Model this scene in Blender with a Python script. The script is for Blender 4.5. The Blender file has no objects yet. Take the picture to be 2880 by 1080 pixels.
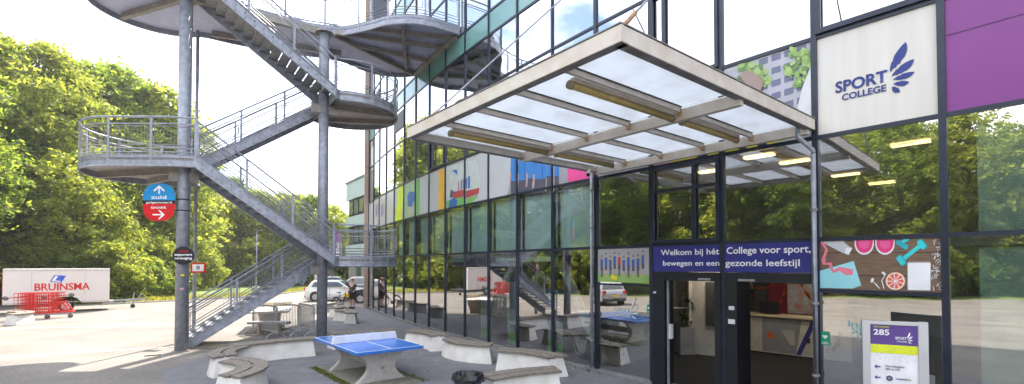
import bpy, math, random
import numpy as np
from mathutils import Vector, Matrix
R=math.radians; PI=math.pi
sc=bpy.context.scene; COL=sc.collection
random.seed(5)
# ---------------------------------------------------------------- survey helpers (camera calibration of the place)
F_=1353.;H_=747.2;PT=.0217;CZ=2.5
Y0_=H_-F_*math.tan(PT); cP,sP=math.cos(PT),math.sin(PT)
def ray(px,py):
    u=(px-1440)/F_; v=(Y0_-py)/F_
    return (u,cP-v*sP,sP+v*cP)
def gz(px,py,z):
    r=ray(px,py);t=(z-CZ)/r[2];return (r[0]*t,r[1]*t,z)
def gy(px,py,Y):
    r=ray(px,py);t=Y/r[1];return (r[0]*t,Y,CZ+r[2]*t)
# ---------------------------------------------------------------- materials
MATS={}
def nmat(name):
    m=bpy.data.materials.new(name);m.use_nodes=True;nt=m.node_tree
    return m,nt,nt.nodes,nt.links,nt.nodes['Principled BSDF']
def M(name,col=(.5,.5,.5),rough=.6,metal=0,var=.12,scale=4,emit=None,bump=0,spec=.5,col2=None,detail=6,stretch=None):
    if name in MATS: return MATS[name]
    m,nt,N,L,b=nmat(name)
    b.inputs['Roughness'].default_value=rough;b.inputs['Metallic'].default_value=metal
    b.inputs['Specular IOR Level'].default_value=spec
    if emit:
        b.inputs['Emission Color'].default_value=(*col,1);b.inputs['Emission Strength'].default_value=emit
    tc=N.new('ShaderNodeTexCoord');mp=N.new('ShaderNodeMapping');L.new(tc.outputs['Object'],mp.inputs[0])
    if stretch: mp.inputs['Scale'].default_value=stretch
    n=N.new('ShaderNodeTexNoise');n.inputs['Scale'].default_value=scale;n.inputs['Detail'].default_value=detail
    L.new(mp.outputs[0],n.inputs['Vector'])
    r=N.new('ShaderNodeValToRGB');r.color_ramp.elements[0].position=.3;r.color_ramp.elements[1].position=.7
    c0=col2 if col2 else tuple(c*(1-var) for c in col)
    c1=col if col2 else tuple(min(1,c*(1+var)) for c in col)
    r.color_ramp.elements[0].color=(*c0,1);r.color_ramp.elements[1].color=(*c1,1)
    L.new(n.outputs['Fac'],r.inputs[0]);L.new(r.outputs[0],b.inputs['Base Color'])
    if bump:
        bp=N.new('ShaderNodeBump');bp.inputs['Strength'].default_value=bump;bp.inputs['Distance'].default_value=.02
        L.new(n.outputs['Fac'],bp.inputs['Height']);L.new(bp.outputs[0],b.inputs['Normal'])
    MATS[name]=m;return m
def glass(name,tint,base,rough=0.0,gcol=(1,1,1)):
    m=bpy.data.materials.new(name);m.use_nodes=True;nt=m.node_tree;N=nt.nodes;L=nt.links;N.clear()
    o=N.new('ShaderNodeOutputMaterial');mx=N.new('ShaderNodeMixShader')
    t=N.new('ShaderNodeBsdfTransparent');t.inputs[0].default_value=(*tint,1)
    g=N.new('ShaderNodeBsdfGlossy');g.inputs[0].default_value=(*gcol,1);g.inputs['Roughness'].default_value=rough
    f=N.new('ShaderNodeFresnel');f.inputs[0].default_value=1.5
    a=N.new('ShaderNodeMath');a.operation='MULTIPLY_ADD';a.inputs[1].default_value=1-base;a.inputs[2].default_value=base;a.use_clamp=True
    # slight waviness of the panes
    tc=N.new('ShaderNodeTexCoord');n=N.new('ShaderNodeTexNoise');n.inputs['Scale'].default_value=1.3;n.inputs['Detail'].default_value=1
    bp=N.new('ShaderNodeBump');bp.inputs['Strength'].default_value=.05;bp.inputs['Distance'].default_value=.02
    L.new(tc.outputs['Object'],n.inputs['Vector']);L.new(n.outputs['Fac'],bp.inputs['Height']);L.new(bp.outputs[0],g.inputs['Normal'])
    L.new(f.outputs[0],a.inputs[0]);L.new(a.outputs[0],mx.inputs[0]);L.new(t.outputs[0],mx.inputs[1]);L.new(g.outputs[0],mx.inputs[2]);L.new(mx.outputs[0],o.inputs[0])
    return m
def leafmat(name,c1,c2,tr):
    m,nt,N,L,b=nmat(name)
    b.inputs['Roughness'].default_value=.5;b.inputs['Specular IOR Level'].default_value=.3
    g=N.new('ShaderNodeNewGeometry');r=N.new('ShaderNodeValToRGB')
    r.color_ramp.elements[0].color=(*c1,1);r.color_ramp.elements[1].color=(*c2,1)
    L.new(g.outputs['Random Per Island'],r.inputs[0]);L.new(r.outputs[0],b.inputs['Base Color'])
    t=N.new('ShaderNodeBsdfTranslucent');h=N.new('ShaderNodeMixRGB');h.blend_type='MULTIPLY';h.inputs[0].default_value=1
    L.new(r.outputs[0],h.inputs[1]);h.inputs[2].default_value=(*tr,1);L.new(h.outputs[0],t.inputs[0])
    mx=N.new('ShaderNodeMixShader');mx.inputs[0].default_value=.6
    o=N['Material Output'];L.new(b.outputs[0],mx.inputs[1]);L.new(t.outputs[0],mx.inputs[2]);L.new(mx.outputs[0],o.inputs[0])
    return m
STEEL=M('galvanised_steel',(.29,.31,.36),.5,.35,.22,7,bump=.05)
STEELD=M('weathered_steel',(.3,.3,.31),.6,.2,.3,5,col2=(.19,.18,.17))
BEAMC=M('tan_stained_steel',(.38,.36,.33),.7,.1,.3,6,col2=(.25,.23,.21))
DECKU=M('blue_grey_deck_sheet',(.5,.54,.74),.6,.0,.1,3)
FRAME=M('dark_blue_window_frame',(.022,.03,.05),.35,.3,.2,3)
BLACK=M('black_frame',(.012,.013,.018),.35,.1,.2,3)
WHITEP=M('aged_white_paint',(.66,.62,.56),.5,0,.1,5,col2=(.56,.5,.42))
CONCW=M('white_painted_concrete',(.78,.76,.73),.7,0,.1,3,bump=.1,col2=(.6,.57,.52))
CONC=M('raw_concrete',(.42,.4,.37),.85,0,.15,9,bump=.2)
WOOD=M('weathered_bench_wood',(.27,.24,.2),.75,0,.25,12,bump=.25,col2=(.12,.1,.083),stretch=(1,1,3))
GLOW=glass('facade_glass',(.88,.98,.95),.44);GL1=glass('first_floor_glass',(.9,.98,.96),.2)
GUP=glass('upper_glass',(.6,.72,.75),.62)
WHITE=M('white_panel',(.72,.73,.75),.3,0,.03,2)
INT_W=M('interior_wall',(.55,.55,.5),.8,0,.08,1)
INT_D=M('interior_dark',(.06,.065,.07),.8,0,.2,2)
BLIND=M('teal_blind',(.6,.86,.84),.8,0,.06,2,stretch=(1,1,14))
RUBBER=M('black_rubber',(.02,.02,.02),.7)
RED=M('red_paint',(.55,.02,.015),.4)
# ---------------------------------------------------------------- mesh builder
class MB:
    def __init__(s): s.v=[];s.f=[];s.m=[];s.mats=[]
    def mi(s,m):
        if m is None: return 0
        if m not in s.mats: s.mats.append(m)
        return s.mats.index(m)
    def add(s,vs,fs,m=None):
        k=len(s.v);i=s.mi(m);s.v+= [tuple(v) for v in vs]
        for f in fs: s.f.append(tuple(a+k for a in f));s.m.append(i)
        return s
    def box(s,c,d,rz=0,m=None,taper=1):
        x,y,z=c;a,b,h=d[0]/2,d[1]/2,d[2]/2;cc,ss=math.cos(rz),math.sin(rz);vs=[]
        for k,t in ((-1,1),(1,taper)):
            for i,j in ((-1,-1),(1,-1),(1,1),(-1,1)):
                X,Y=i*a*t,j*b*t;vs.append((x+X*cc-Y*ss,y+X*ss+Y*cc,z+k*h))
        return s.add(vs,[(3,2,1,0),(4,5,6,7),(0,1,5,4),(1,2,6,5),(2,3,7,6),(3,0,4,7)],m)
    def bar(s,p,q,w,h,m=None,up=(0,0,1)):
        p=Vector(p);q=Vector(q);d=(q-p).normalized();u=Vector(up)
        if abs(d.dot(u))>.99: u=Vector((1,0,0))
        r=d.cross(u).normalized();u=r.cross(d);vs=[]
        for e in (p,q):
            for i,j in ((-1,-1),(1,-1),(1,1),(-1,1)): vs.append(e+r*(i*w/2)+u*(j*h/2))
        return s.add(vs,[(0,1,2,3),(7,6,5,4),(0,4,5,1),(1,5,6,2),(2,6,7,3),(3,7,4,0)],m)
    def tube(s,pts,r,n=6,m=None,cap=True,close=False):
        pts=[Vector(p) for p in pts];L=len(pts);k=len(s.v);rings=[]
        rr=r if isinstance(r,(list,tuple)) else [r]*L
        for i,p in enumerate(pts):
            a=pts[i-1] if (i>0 or close) else p; b=pts[(i+1)%L] if (i<L-1 or close) else p
            d=(b-a).normalized();u=Vector((0,0,1))
            if abs(d.z)>.95:u=Vector((1,0,0))
            x=d.cross(u).normalized();y=x.cross(d)
            rings.append([p+(x*math.cos(2*PI*j/n)+y*math.sin(2*PI*j/n))*rr[i] for j in range(n)])
        vs=[v for g in rings for v in g];fs=[]
        for i in range(L if close else L-1):
            for j in range(n):
                a=i*n;b=((i+1)%L)*n;fs.append((a+j,a+(j+1)%n,b+(j+1)%n,b+j))
        if cap and not close: fs+= [tuple(reversed(range(n))),tuple((L-1)*n+j for j in range(n))]
        return s.add(vs,fs,m)
    def prism(s,poly,z0,z1,m=None):
        n=len(poly);vs=[(p[0],p[1],z0) for p in poly]+[(p[0],p[1],z1) for p in poly]
        return s.add(vs,[tuple(reversed(range(n))),tuple(range(n,2*n))]+[(i,(i+1)%n,n+(i+1)%n,n+i) for i in range(n)],m)
    def strip(s,a,b,m=None):
        n=len(a);return s.add(list(a)+list(b),[(i,i+1,n+i+1,n+i) for i in range(n-1)],m)
    def slab(s,poly,nrm,th,m=None):       # 3-D polygon given thickness along nrm
        n=len(poly);w=Vector(nrm)*th;P=[Vector(p) for p in poly]
        return s.add([p+w for p in P]+P,[tuple(range(n)),tuple(reversed(range(n,2*n)))]+[(i,n+i,n+(i+1)%n,(i+1)%n) for i in range(n)],m)
    def ball(s,c,r,n=8,m=None,sc_=(1,1,1)):
        vs=[];fs=[]
        for i in range(n+1):
            t=PI*i/n
            for j in range(n*2):
                p=PI*j/n;vs.append((c[0]+r*sc_[0]*math.sin(t)*math.cos(p),c[1]+r*sc_[1]*math.sin(t)*math.sin(p),c[2]+r*sc_[2]*math.cos(t)))
        w=n*2
        for i in range(n):
            for j in range(w): fs.append((i*w+j,(i+1)*w+j,(i+1)*w+(j+1)%w,i*w+(j+1)%w))
        return s.add(vs,fs,m)
    def build(s,name,mat=None,parent=None,smooth=False,world=True,bevel=0):
        me=bpy.data.meshes.new(name);vs=s.v
        if parent is not None and world:
            w=worldloc(parent)
            vs=[(v[0]-w[0],v[1]-w[1],v[2]-w[2]) for v in vs]
        me.from_pydata([tuple(v) for v in vs],[],s.f)
        ml=s.mats if s.mats else [mat]
        for m in ml: me.materials.append(m)
        if s.mats: me.polygons.foreach_set('material_index',s.m)
        if smooth: me.polygons.foreach_set('use_smooth',[True]*len(me.polygons))
        me.update();o=bpy.data.objects.new(name,me);COL.objects.link(o)
        if parent is not None:o.parent=parent
        if bevel:
            b=o.modifiers.new('b','BEVEL');b.width=bevel;b.segments=2;b.limit_method='ANGLE'
        return o
def worldloc(o):
    v=Vector((0,0,0))
    while o is not None: v+=o.location;o=o.parent
    return v
def tag(o,label=None,cat=None,group=None,kind=None):
    for k,v in (('label',label),('category',cat),('group',group),('kind',kind)):
        if v:o[k]=v
    return o
def thing(name,label,cat,loc=(0,0,0),group=None,rz=0):
    o=bpy.data.objects.new(name,None);COL.objects.link(o);o.location=loc;o.rotation_euler.z=rz;o.empty_display_size=.2
    return tag(o,label,cat,group)
def copy_tree(o,parent=None):
    c=o.copy();COL.objects.link(c)
    if parent is not None:c.parent=parent
    for ch in list(o.children):copy_tree(ch,c)
    return c
def place(o,loc,rz=0,label=None,group=None,scale=None):
    o.location=loc;o.rotation_euler.z=rz
    if label:o['label']=label
    if group:o['group']=group
    if scale:o.scale=scale
    return o
def text(body,p,xd,up,height,width,mat,parent,name='lettering',th=.006,bold=.012,space=1.0,shear=0):
    """flat lettering: p = left end of the base line, xd/up = unit vectors"""
    cu=bpy.data.curves.new('t','FONT');cu.body=body;cu.size=1;cu.offset=min(bold,.008);cu.resolution_u=3;cu.space_character=space;cu.shear=shear
    ob=bpy.data.objects.new('t',cu);COL.objects.link(ob);dg=bpy.context.evaluated_depsgraph_get()
    me=bpy.data.meshes.new_from_object(ob.evaluated_get(dg));bpy.data.objects.remove(ob)
    xs=[v.co.x for v in me.vertices];x0,x1=min(xs),max(xs);sx=width/(x1-x0);sy=height/.72
    xd=Vector(xd);up=Vector(up);n=xd.cross(up);p=Vector(p)
    w=worldloc(parent)
    for v in me.vertices: v.co=p+xd*((v.co.x-x0)*sx)+up*(v.co.y*sy)+n*th-w
    if bold>.009:
        import bmesh
        bm=bmesh.new();bm.from_mesh(me);base=list(bm.faces);e=(bold-.008)*sy
        for q,(ax,az) in enumerate(((1,0),(-1,0),(.3,.8),(-.3,-.8))):
            g=bmesh.ops.duplicate(bm,geom=base+list({v for f in base for v in f.verts}))['geom']
            for v in g:
                if isinstance(v,bmesh.types.BMVert): v.co+=xd*(ax*e)+up*(az*e)-n*(.0004*(q+1))
        bm.to_mesh(me);bm.free()
    me.materials.clear();me.materials.append(mat);me.name=name
    o=bpy.data.objects.new(name,me);COL.objects.link(o);o.parent=parent;return o
def catmull(P,k=6):
    P=[Vector(p) for p in P];out=[]
    for i in range(len(P)-1):
        a=P[max(i-1,0)];b=P[i];c=P[i+1];d=P[min(i+2,len(P)-1)]
        for j in range(k):
            t=j/k;out.append(.5*((2*b)+(c-a)*t+(2*a-5*b+4*c-d)*t*t+(3*b-a-3*c+d)*t**3))
    out.append(P[-1]);return out
def arc(c,r,a0,a1,n=12): return [(c[0]+r*math.cos(R(a0+(a1-a0)*i/n)),c[1]+r*math.sin(R(a0+(a1-a0)*i/n))) for i in range(n+1)]
SKYS=.15;SUNE=4.1;EXPO=1.7;CLOUD=7.6;HAZE=.0006
# ================================================================ FACADE
W_=1.5558;A0=.7153;C1=-.0177;C2=.0001
MP={}
x,y=5.9693,6.6259;MP[0]=(x,y)
for i in range(17):
    a=A0+C1*i+C2*i*i;x-=W_*math.sin(a);y+=W_*math.cos(a);MP[i+1]=(x,y)
x,y=MP[0]
for i in range(1,9):
    a=A0+C1*(1-i)*.5;x+=W_*math.sin(a);y-=W_*math.cos(a);MP[-i]=(x,y)
IMIN,IMAX=-8,17
def fdir(i):     # unit vector left->right as seen by the camera, and outward normal
    a=Vector((*MP[i+1],0));b=Vector((*MP[i],0));d=(b-a).normalized();return d,Vector((-abs(d.y),-d.x,0)).normalized()
def fp(i,t,z,off=0):   # t from 0 (left mullion i+1) to 1 (right mullion i)
    a=Vector((*MP[i+1],0));b=Vector((*MP[i],0));d,n=fdir(i);p=a.lerp(b,t)+n*off;p.z=z;return p
def hit(px,py,off=0):   # where a sight line meets the facade -> (i,t,z)
    u,v,w=ray(px,py)
    for i in range(IMIN,IMAX):
        d,n=fdir(i);a=Vector((*MP[i+1],0))+n*off;b=Vector((*MP[i],0))+n*off
        den=u*(b.y-a.y)-v*(b.x-a.x)
        if abs(den)<1e-9:continue
        s=(a.x*(b.y-a.y)-a.y*(b.x-a.x))/den
        q=Vector((u*s,v*s,0));t=(q-a).dot(b-a)/(b-a).length_squared
        if s>0 and -1e-6<=t<=1+1e-6:return i,t,CZ+w*s
    return None
def fh(px,py,off=0,i=None):
    h=hit(px,py)
    return fp(h[0],h[1],h[2],off)
ZR=[0.0,2.924,4.579,6.218,8.25,9.856,10.61,12.5,14.1,15.0,16.9,18.6,19.5,22.0]
bld=thing('college_building','long gently curved building clad in reflecting glass and printed panels between dark frames','building',(0.9,13,0))
def fpolyline(z0,z1,off0,off1,name,mat,i0=IMIN,i1=IMAX,parent=bld):
    mb=MB();pts=[]
    for i in range(i1,i0-1,-1):
        nn=Vector((0,0,0))
        for j in (i-1,i):
            if IMIN<=j<IMAX: nn+=fdir(j)[1]
        nn.normalize();p=Vector((*MP[i],0));pts.append((p,nn))
    A=[p+n*off1+Vector((0,0,z0)) for p,n in pts];B=[p+n*off1+Vector((0,0,z1)) for p,n in pts]
    C=[p+n*off0+Vector((0,0,z0)) for p,n in pts];D=[p+n*off0+Vector((0,0,z1)) for p,n in pts]
    mb.strip(A,B);mb.strip(B,D);mb.strip(D,C);mb.strip(C,A)
    mb.add([A[0],B[0],D[0],C[0]],[(0,1,2,3)]);mb.add([A[-1],B[-1],D[-1],C[-1]],[(3,2,1,0)])
    return mb.build(name,mat,parent)
for k,z in enumerate(ZR[1:-1]): 
    fpolyline(z-.032,z+.032,-.06,.03,'transom',FRAME)
fpolyline(0,.07,-.1,.05,'sill',STEELD,3,IMAX);fpolyline(0,.07,-.1,.05,'sill',STEELD,IMIN,1)
fpolyline(22.0,22.5,-.4,.12,'parapet',STEELD)
for i in range(IMIN,IMAX+1):
    d,n=fdir(min(i,IMAX-1));mb=MB();p=Vector((*MP[i],0))
    mw=.085 if i<=4 else .05;mb.box((p.x-n.x*.03,p.y-n.y*.03,11.0),(mw,.15,22.0),math.atan2(d.y,d.x));mb.build('mullion',FRAME,bld)
# roof and hidden rear of the building
back=[(MP[i][0]+9.5,MP[i][1]+9.5) for i in range(IMIN,IMAX+1)]
roofpoly=[MP[i] for i in range(IMIN,IMAX+1)]+list(reversed([(p[0],p[1]) for p in back]))
MB().prism([(p[0],p[1]) for p in roofpoly],21.9,22.1).build('roof',STEELD,bld)
mb=MB();bk=[Vector((p[0],p[1],0)) for p in back];mb.strip(bk,[p+Vector((0,0,21.9)) for p in bk])
e=Vector((*MP[IMAX],0));f=bk[-1]
e2=e+Vector((.25,.15,0))
mb.add([e2,f,f+Vector((0,0,21.9)),e2+Vector((0,0,21.9))],[(0,1,2,3)])
e=Vector((*MP[IMIN],0));f=bk[0];mb.add([e,f,f+Vector((0,0,21.9)),e+Vector((0,0,21.9))],[(0,1,2,3)])
mb.build('rear_wall',M('rear_wall_render',(.3,.33,.33)),bld)
# floor slabs inside
for z,th in ((4.579,.1),(9.9,.5),(14.4,.5),(19,.4)):
    pl=[(MP[i][0]+.12,MP[i][1]+.12) for i in range(IMIN,IMAX+1)]+list(reversed([(p[0]-.1,p[1]-.1) for p in back]))
    MB().prism(pl,z-th/2,z+th/2).build('floor_slab',M('slab_white',(.5,.5,.48)),bld)
pl=[(MP[i][0]+.12,MP[i][1]+.12) for i in range(3,IMAX+1)]+list(reversed([(MP[i][0]+9.3,MP[i][1]+9.3) for i in range(3,IMAX+1)]))
MB().prism(pl,2.78,2.9).build('floor_slab',MATS['slab_white'],bld)
pl=[(MP[i][0]+.12,MP[i][1]+.12) for i in range(IMIN,4)]+list(reversed([(MP[i][0]+9.3,MP[i][1]+9.3) for i in range(IMIN,4)]))
MB().prism(pl,2.78,2.9).build('floor_slab',MATS['slab_white'],bld)
pl=[(MP[i][0]+.1,MP[i][1]+.1) for i in range(IMIN,IMAX+1)]+list(reversed([(p[0]-.1,p[1]-.1) for p in back]))
MB().prism(pl,.006,.03).build('ground_floor',M('dark_carpet',(.008,.009,.012),.9),bld)
# middle walls of the rooms
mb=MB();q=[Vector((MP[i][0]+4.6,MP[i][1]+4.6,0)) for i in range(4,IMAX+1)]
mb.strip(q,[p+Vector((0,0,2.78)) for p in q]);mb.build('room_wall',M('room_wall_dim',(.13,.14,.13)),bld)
mb=MB();q=[Vector((MP[i][0]+5.6,MP[i][1]+5.6,0)) for i in range(IMIN,IMAX+1)]
for a,b in ((2.9,4.5),(4.65,9.6),(10.2,14.1)): mb.strip([p+Vector((0,0,a)) for p in q],[p+Vector((0,0,b)) for p in q])
mb.build('room_wall',INT_W,bld)
# partition walls across the rooms
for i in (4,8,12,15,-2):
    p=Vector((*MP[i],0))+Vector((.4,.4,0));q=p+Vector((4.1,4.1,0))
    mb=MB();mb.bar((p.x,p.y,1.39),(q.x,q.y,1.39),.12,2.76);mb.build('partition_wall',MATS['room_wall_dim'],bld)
# ---------------------------------------------------------------- panes
PANEL={ } 
TEALSP=M('teal_spandrel',(.16,.33,.31),.15,0,.06,2,spec=1)
def pane(i,z0,z1,mat,t0=0,t1=1,off=0,name='window_pane',parent=bld):
    mb=MB();a=fp(i,t0,z0,off);b=fp(i,t1,z0,off);c=fp(i,t1,z1,off);d=fp(i,t0,z1,off)
    mb.add([a,b,c,d],[(0,1,2,3)]);return mb.build(name,mat,parent)
GB=M('back_panel',(.5,.52,.55),.25,0,.03,1.5)
cols={-1:M('purple_panel',(.2,.032,.225),.35,0,.06,1.5)}
mets={};rest=MB()
for i in range(-4,IMAX):
    for k in range(len(ZR)-1):
        z0,z1=ZR[k]+(.03 if k else .07),ZR[k+1]-.03
        if k==0 and i in (1,2): continue
        if k==2:
            m=cols.get(i,GB);o=pane(i,z0,z1,m,name='cladding_panel');mets[i]=o;continue
        if k in (5,8,11):
            pane(i,z0,z1,TEALSP,name='spandrel_panel');continue
        if i>=-1 and z0<2.5+747*MP[i+1][1]/1353+.2: pane(i,z0,z1,(GL1 if k==1 and i>3 else GLOW) if k<2 else GUP)
        else: rest.add([fp(i,0,z0),fp(i,1,z0),fp(i,1,z1),fp(i,0,z1)],[(0,1,2,3)])
rest.build('upper_window_glass',GUP,bld)['kind']='stuff'
# opaque back wall of upper far right (out of view)
for i in range(IMIN,-4):
    pane(i,.07,21.9,GUP)
# first floor blinds, then pale ones added to whiten the upper glass
def blind(i,z0,z1,mat,t0=.04,t1=.96,off=-.22):
    return pane(i,z0,z1,mat,t0,t1,off,'blind')
for i in range(4,IMAX): blind(i,2.96,4.5,BLIND,t0=.04,t1=.96 if i<11 else .55)
for i in range(5,IMAX):
    if i%3!=1: blind(i,2.62,2.76,BLIND)
LBL=M('added_pale_blind',(.55,.58,.62),.8,0,.04,2)  # pale blinds added so the upper panes read near white
for i in range(-4,IMAX):
    for (a,b) in ((6.26,8.2),(8.28,9.6),(10.7,12.45)):
        if i>=-1 and a<2.5+747*MP[i+1][1]/1353: blind(i,a,b,LBL)
# venetian blind behind right hand first floor window
mb=MB()
d,n=fdir(0)
for k in range(26):
    z=3.1+k*.055;a=fp(0,.05,z,-.2);b=fp(0,.78,z,-.2);mb.bar(a,b,.03,.006)
mb.build('venetian_blind',M('blind_slat',(.35,.37,.35)),bld)
for zc,hh in ((3.75,1.56),(1.45,2.6)):
    mb=MB();mb.bar(fp(-1,.2,zc,-.3),fp(-1,1.9,zc,-.3),.03,hh);mb.build('curtain',M('pale_green_curtain',(.5,.7,.62)),bld)
# operable windows with thick frames
def wframe(i,z0,z1,t0=.02,t1=.98,th=.09,split=None,off=.03,name='window_frame',hs=None):
    mb=MB()
    P=lambda t,z:fp(i,t,z,off)
    w=th/W_
    for a,b in ((t0,t0+w),(t1-w,t1)): 
        mb.slab([P(a,z0),P(b,z0),P(b,z1),P(a,z1)],fdir(i)[1],.05)
    for a,b in ((z0,z0+th),(z1-th,z1)):
        mb.slab([P(t0+w,a),P(t1-w,a),P(t1-w,b),P(t0+w,b)],fdir(i)[1],.05)
    if split is not None:
        mb.slab([P(split,z0+th),P(split+w,z0+th),P(split+w,z1-th),P(split,z1-th)],fdir(i)[1],.045)
    if hs is not None:
        mb.slab([P(t0+w,hs),P(t1-w,hs),P(t1-w,hs+.05),P(t0+w,hs+.05)],fdir(i)[1],.043)
    return mb.build(name,FRAME,bld)
wframe(2,6.25,8.22,split=.2,th=.07);wframe(0,6.25,8.22,th=.08,split=.78)
wframe(9,6.25,8.22,th=.05,split=.3)
wframe(2,2.96,4.55,th=.07,split=.62,hs=4.02)
# open casement leaf in the window above the entrance
mb=MB();a=fp(2,.09,3.05,-.03);b=fp(2,.42,3.05,-.42)
for (p,q) in (((a.x,a.y,3.05),(b.x,b.y,3.05)),((a.x,a.y,3.98),(b.x,b.y,3.98)),((a.x,a.y,3.02),(a.x,a.y,4.0)),((b.x,b.y,3.02),(b.x,b.y,4.0))): mb.bar(p,q,.05,.05)
mb.build('casement_leaf',FRAME,bld)
# ventilation louvres
for (i,za,zb) in ((15,10.9,12.2),(12,8.9,9.7)):
    mb=MB()
    for k in range(12):
        z=za+k*(zb-za)/12;mb.bar(fp(i,.06,z,.03),fp(i,.94,z,.03),.03,.05)
    mb.build('ventilation_louvre',M('louvre_grey',(.2,.2,.22)),bld)
# ---------------------------------------------------------------- printed panels
def gpoly(pts,mat,parent,off,name='print'):
    """coloured area printed on the panel, corners where the sight lines through them meet the wall"""
    mb=MB();mb.add([fh(*p,off) for p in pts],[tuple(range(len(pts)))]);return mb.build(name,mat,parent)
def gmulti(items,parent,name,off=.004):
    mb=MB();o=off
    for m,pts in items:
        mb.add([fh(*p,o) for p in pts],[tuple(range(len(pts)))],m);o+=.0012 if len(items)<30 else .0002
    return mb.build(name,None,parent)
C=lambda n,c,r=.45:M('print_'+n,c,r,0,.08,3)
pu=mets[-1]
mb=MB();mb.bar(fh(2663,100,.004),fh(2878,39,.004),.006,.012);mb.build('panel_joint',C('dark_purple',(.09,.015,.13)),pu)
lg=mets[0];LOGOB=C('royal_blue',(.012,.03,.2));tag(lg,'cream panel with blue lettering and feather emblem')
lg.data.materials[0]=M('cream_panel',(.62,.6,.56),.3,0,.05,2.5,stretch=(3,3,.25),bump=.03)
d0,n0=fdir(0)
def flet(body,px0,py0,px1,h,i,mat,parent,off=.006,bold=.015):
    a=fh(px0,py0,off);b=fh(px1,py0,off);dd,nn=fdir(i)
    w=(Vector((b.x,b.y,0))-Vector((a.x,a.y,0))).length
    return text(body,a,dd,(0,0,1),h,w,mat,parent,bold=bold)
a=fh(2351,262);zz=a.z
flet('SPORT',2351,262,2496,.175,0,LOGOB,lg,bold=.03)
flet('COLLEGE',2369,283,2493,.1,0,LOGOB,lg,bold=.03)
def feather(p0,p1,w,mb,nrm,off=.0):
    p0=Vector(p0);p1=Vector(p1);d=(p1-p0);l=d.length;d.normalize();s=d.cross(Vector(nrm)).normalized()
    prof=[(0,.0),(.05,.25),(.1,.15),(.18,.62),(.23,.5),(.33,.9),(.38,.78),(.55,1),(.75,.85),(.9,.45),(1,0)]
    lo=[(0,0),(.12,.4),(.3,.75),(.34,.6),(.5,.9),(.7,.75),(.88,.4),(1,0)]
    U=[p0+d*(l*t)+s*(w*v) for t,v in prof];Lw=[p0+d*(l*t)-s*(w*v*.7) for t,v in lo]
    for seq in (U,Lw):
        for k in range(len(seq)-1):
            t0=(seq[k]-p0).dot(d);t1=(seq[k+1]-p0).dot(d)
            mb.add([p0+d*t0,p0+d*t1,seq[k+1],seq[k]],[(0,1,2,3)])
mb=MB()
for (a,b,w) in (((2503,202),(2548,118),.08),((2508,214),(2571,166),.07),((2512,224),(2573,202),.055),((2513,236),(2558,231),.05),((2509,244),(2532,259),.045)):
    feather(fh(*a,.008),fh(*b,.008),w,mb,n0)
mb.build('feather_emblem',LOGOB,lg)
# photo print with trees and block of flats beside the logo
gr=C('leaf_print',(.22,.36,.1));gy_=C('flats_print',(.4,.4,.46));wn=C('flats_window',(.13,.15,.24));bw=C('soft_white',(.6,.6,.62));ye=C('yellow_print',(.62,.6,.05));nv=C('navy_print',(.02,.03,.08));br=C('hair_print',(.3,.22,.19))
pc=mets[1];tag(pc,'photo panel of flats, trees and a person behind the canopy')
def leafy(x0,y0,x1,y1,n,sd):
    q=random.Random(sd);out=[];g2=C('leaf_print_light',(.32,.46,.16));g3=C('leaf_print_dark',(.12,.24,.06))
    for k in range(n):
        a=q.random()*6.28;r_=q.random()**.5;cx=(x0+x1)/2+(x1-x0)/2*r_*math.cos(a);cy=(y0+y1)/2+(y1-y0)/2*r_*math.sin(a);s=q.uniform(5,11)
        if cx>2281 or cx<2050: continue
        out.append(((gr,g2,g3)[k%3],[(cx+s*q.uniform(.6,1.2)*math.cos(j*1.05),cy+s*q.uniform(.6,1.2)*math.sin(j*1.05)) for j in range(6)]))
    return out
it=[(gy_,[(2042,202),(2289,112),(2289,330),(2200,300),(2042,215)])]
for r_ in range(5):
    for c_ in range(4):
        x=2134+c_*36;y=168-c_*12+r_*36
        it.append((wn,[(x,y),(x+26,y-8),(x+26,y+10),(x,y+18)]))
it+= [*leafy(2052,178,2165,255,70,4),*leafy(2212,132,2286,245,80,5),
      
      (br,[(2080,212),(2105,200),(2135,212),(2150,235),(2140,262),(2110,250)]),
      (bw,[(2289,170),(2289,345),(2240,325),(2258,250)])]
gmulti(it,pc,'photo_print')
p3=mets[2];tag(p3,'yellow and black printed strip showing under the canopy')
gmulti([(ye,[(1890,459),(2036,432),(2036,418),(1890,446)]),(nv,[(1960,446),(1990,440),(1994,420),(1964,425)])],p3,'photo_print')
gmulti([(ye,[(2040,432),(2160,408),(2200,394),(2200,384),(2040,414)]),(nv,[(2078,424),(2100,420),(2098,404),(2078,408)]),(nv,[(2130,414),(2160,408),(2150,395),(2132,398)])],mets[1],'yellow_print')
pk=C('pink_dots',(.6,.42,.5))
gmulti([(pk,[(1840,466),(1888,459),(1888,440),(1840,448)])],mets[2],'photo_print')
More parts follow.
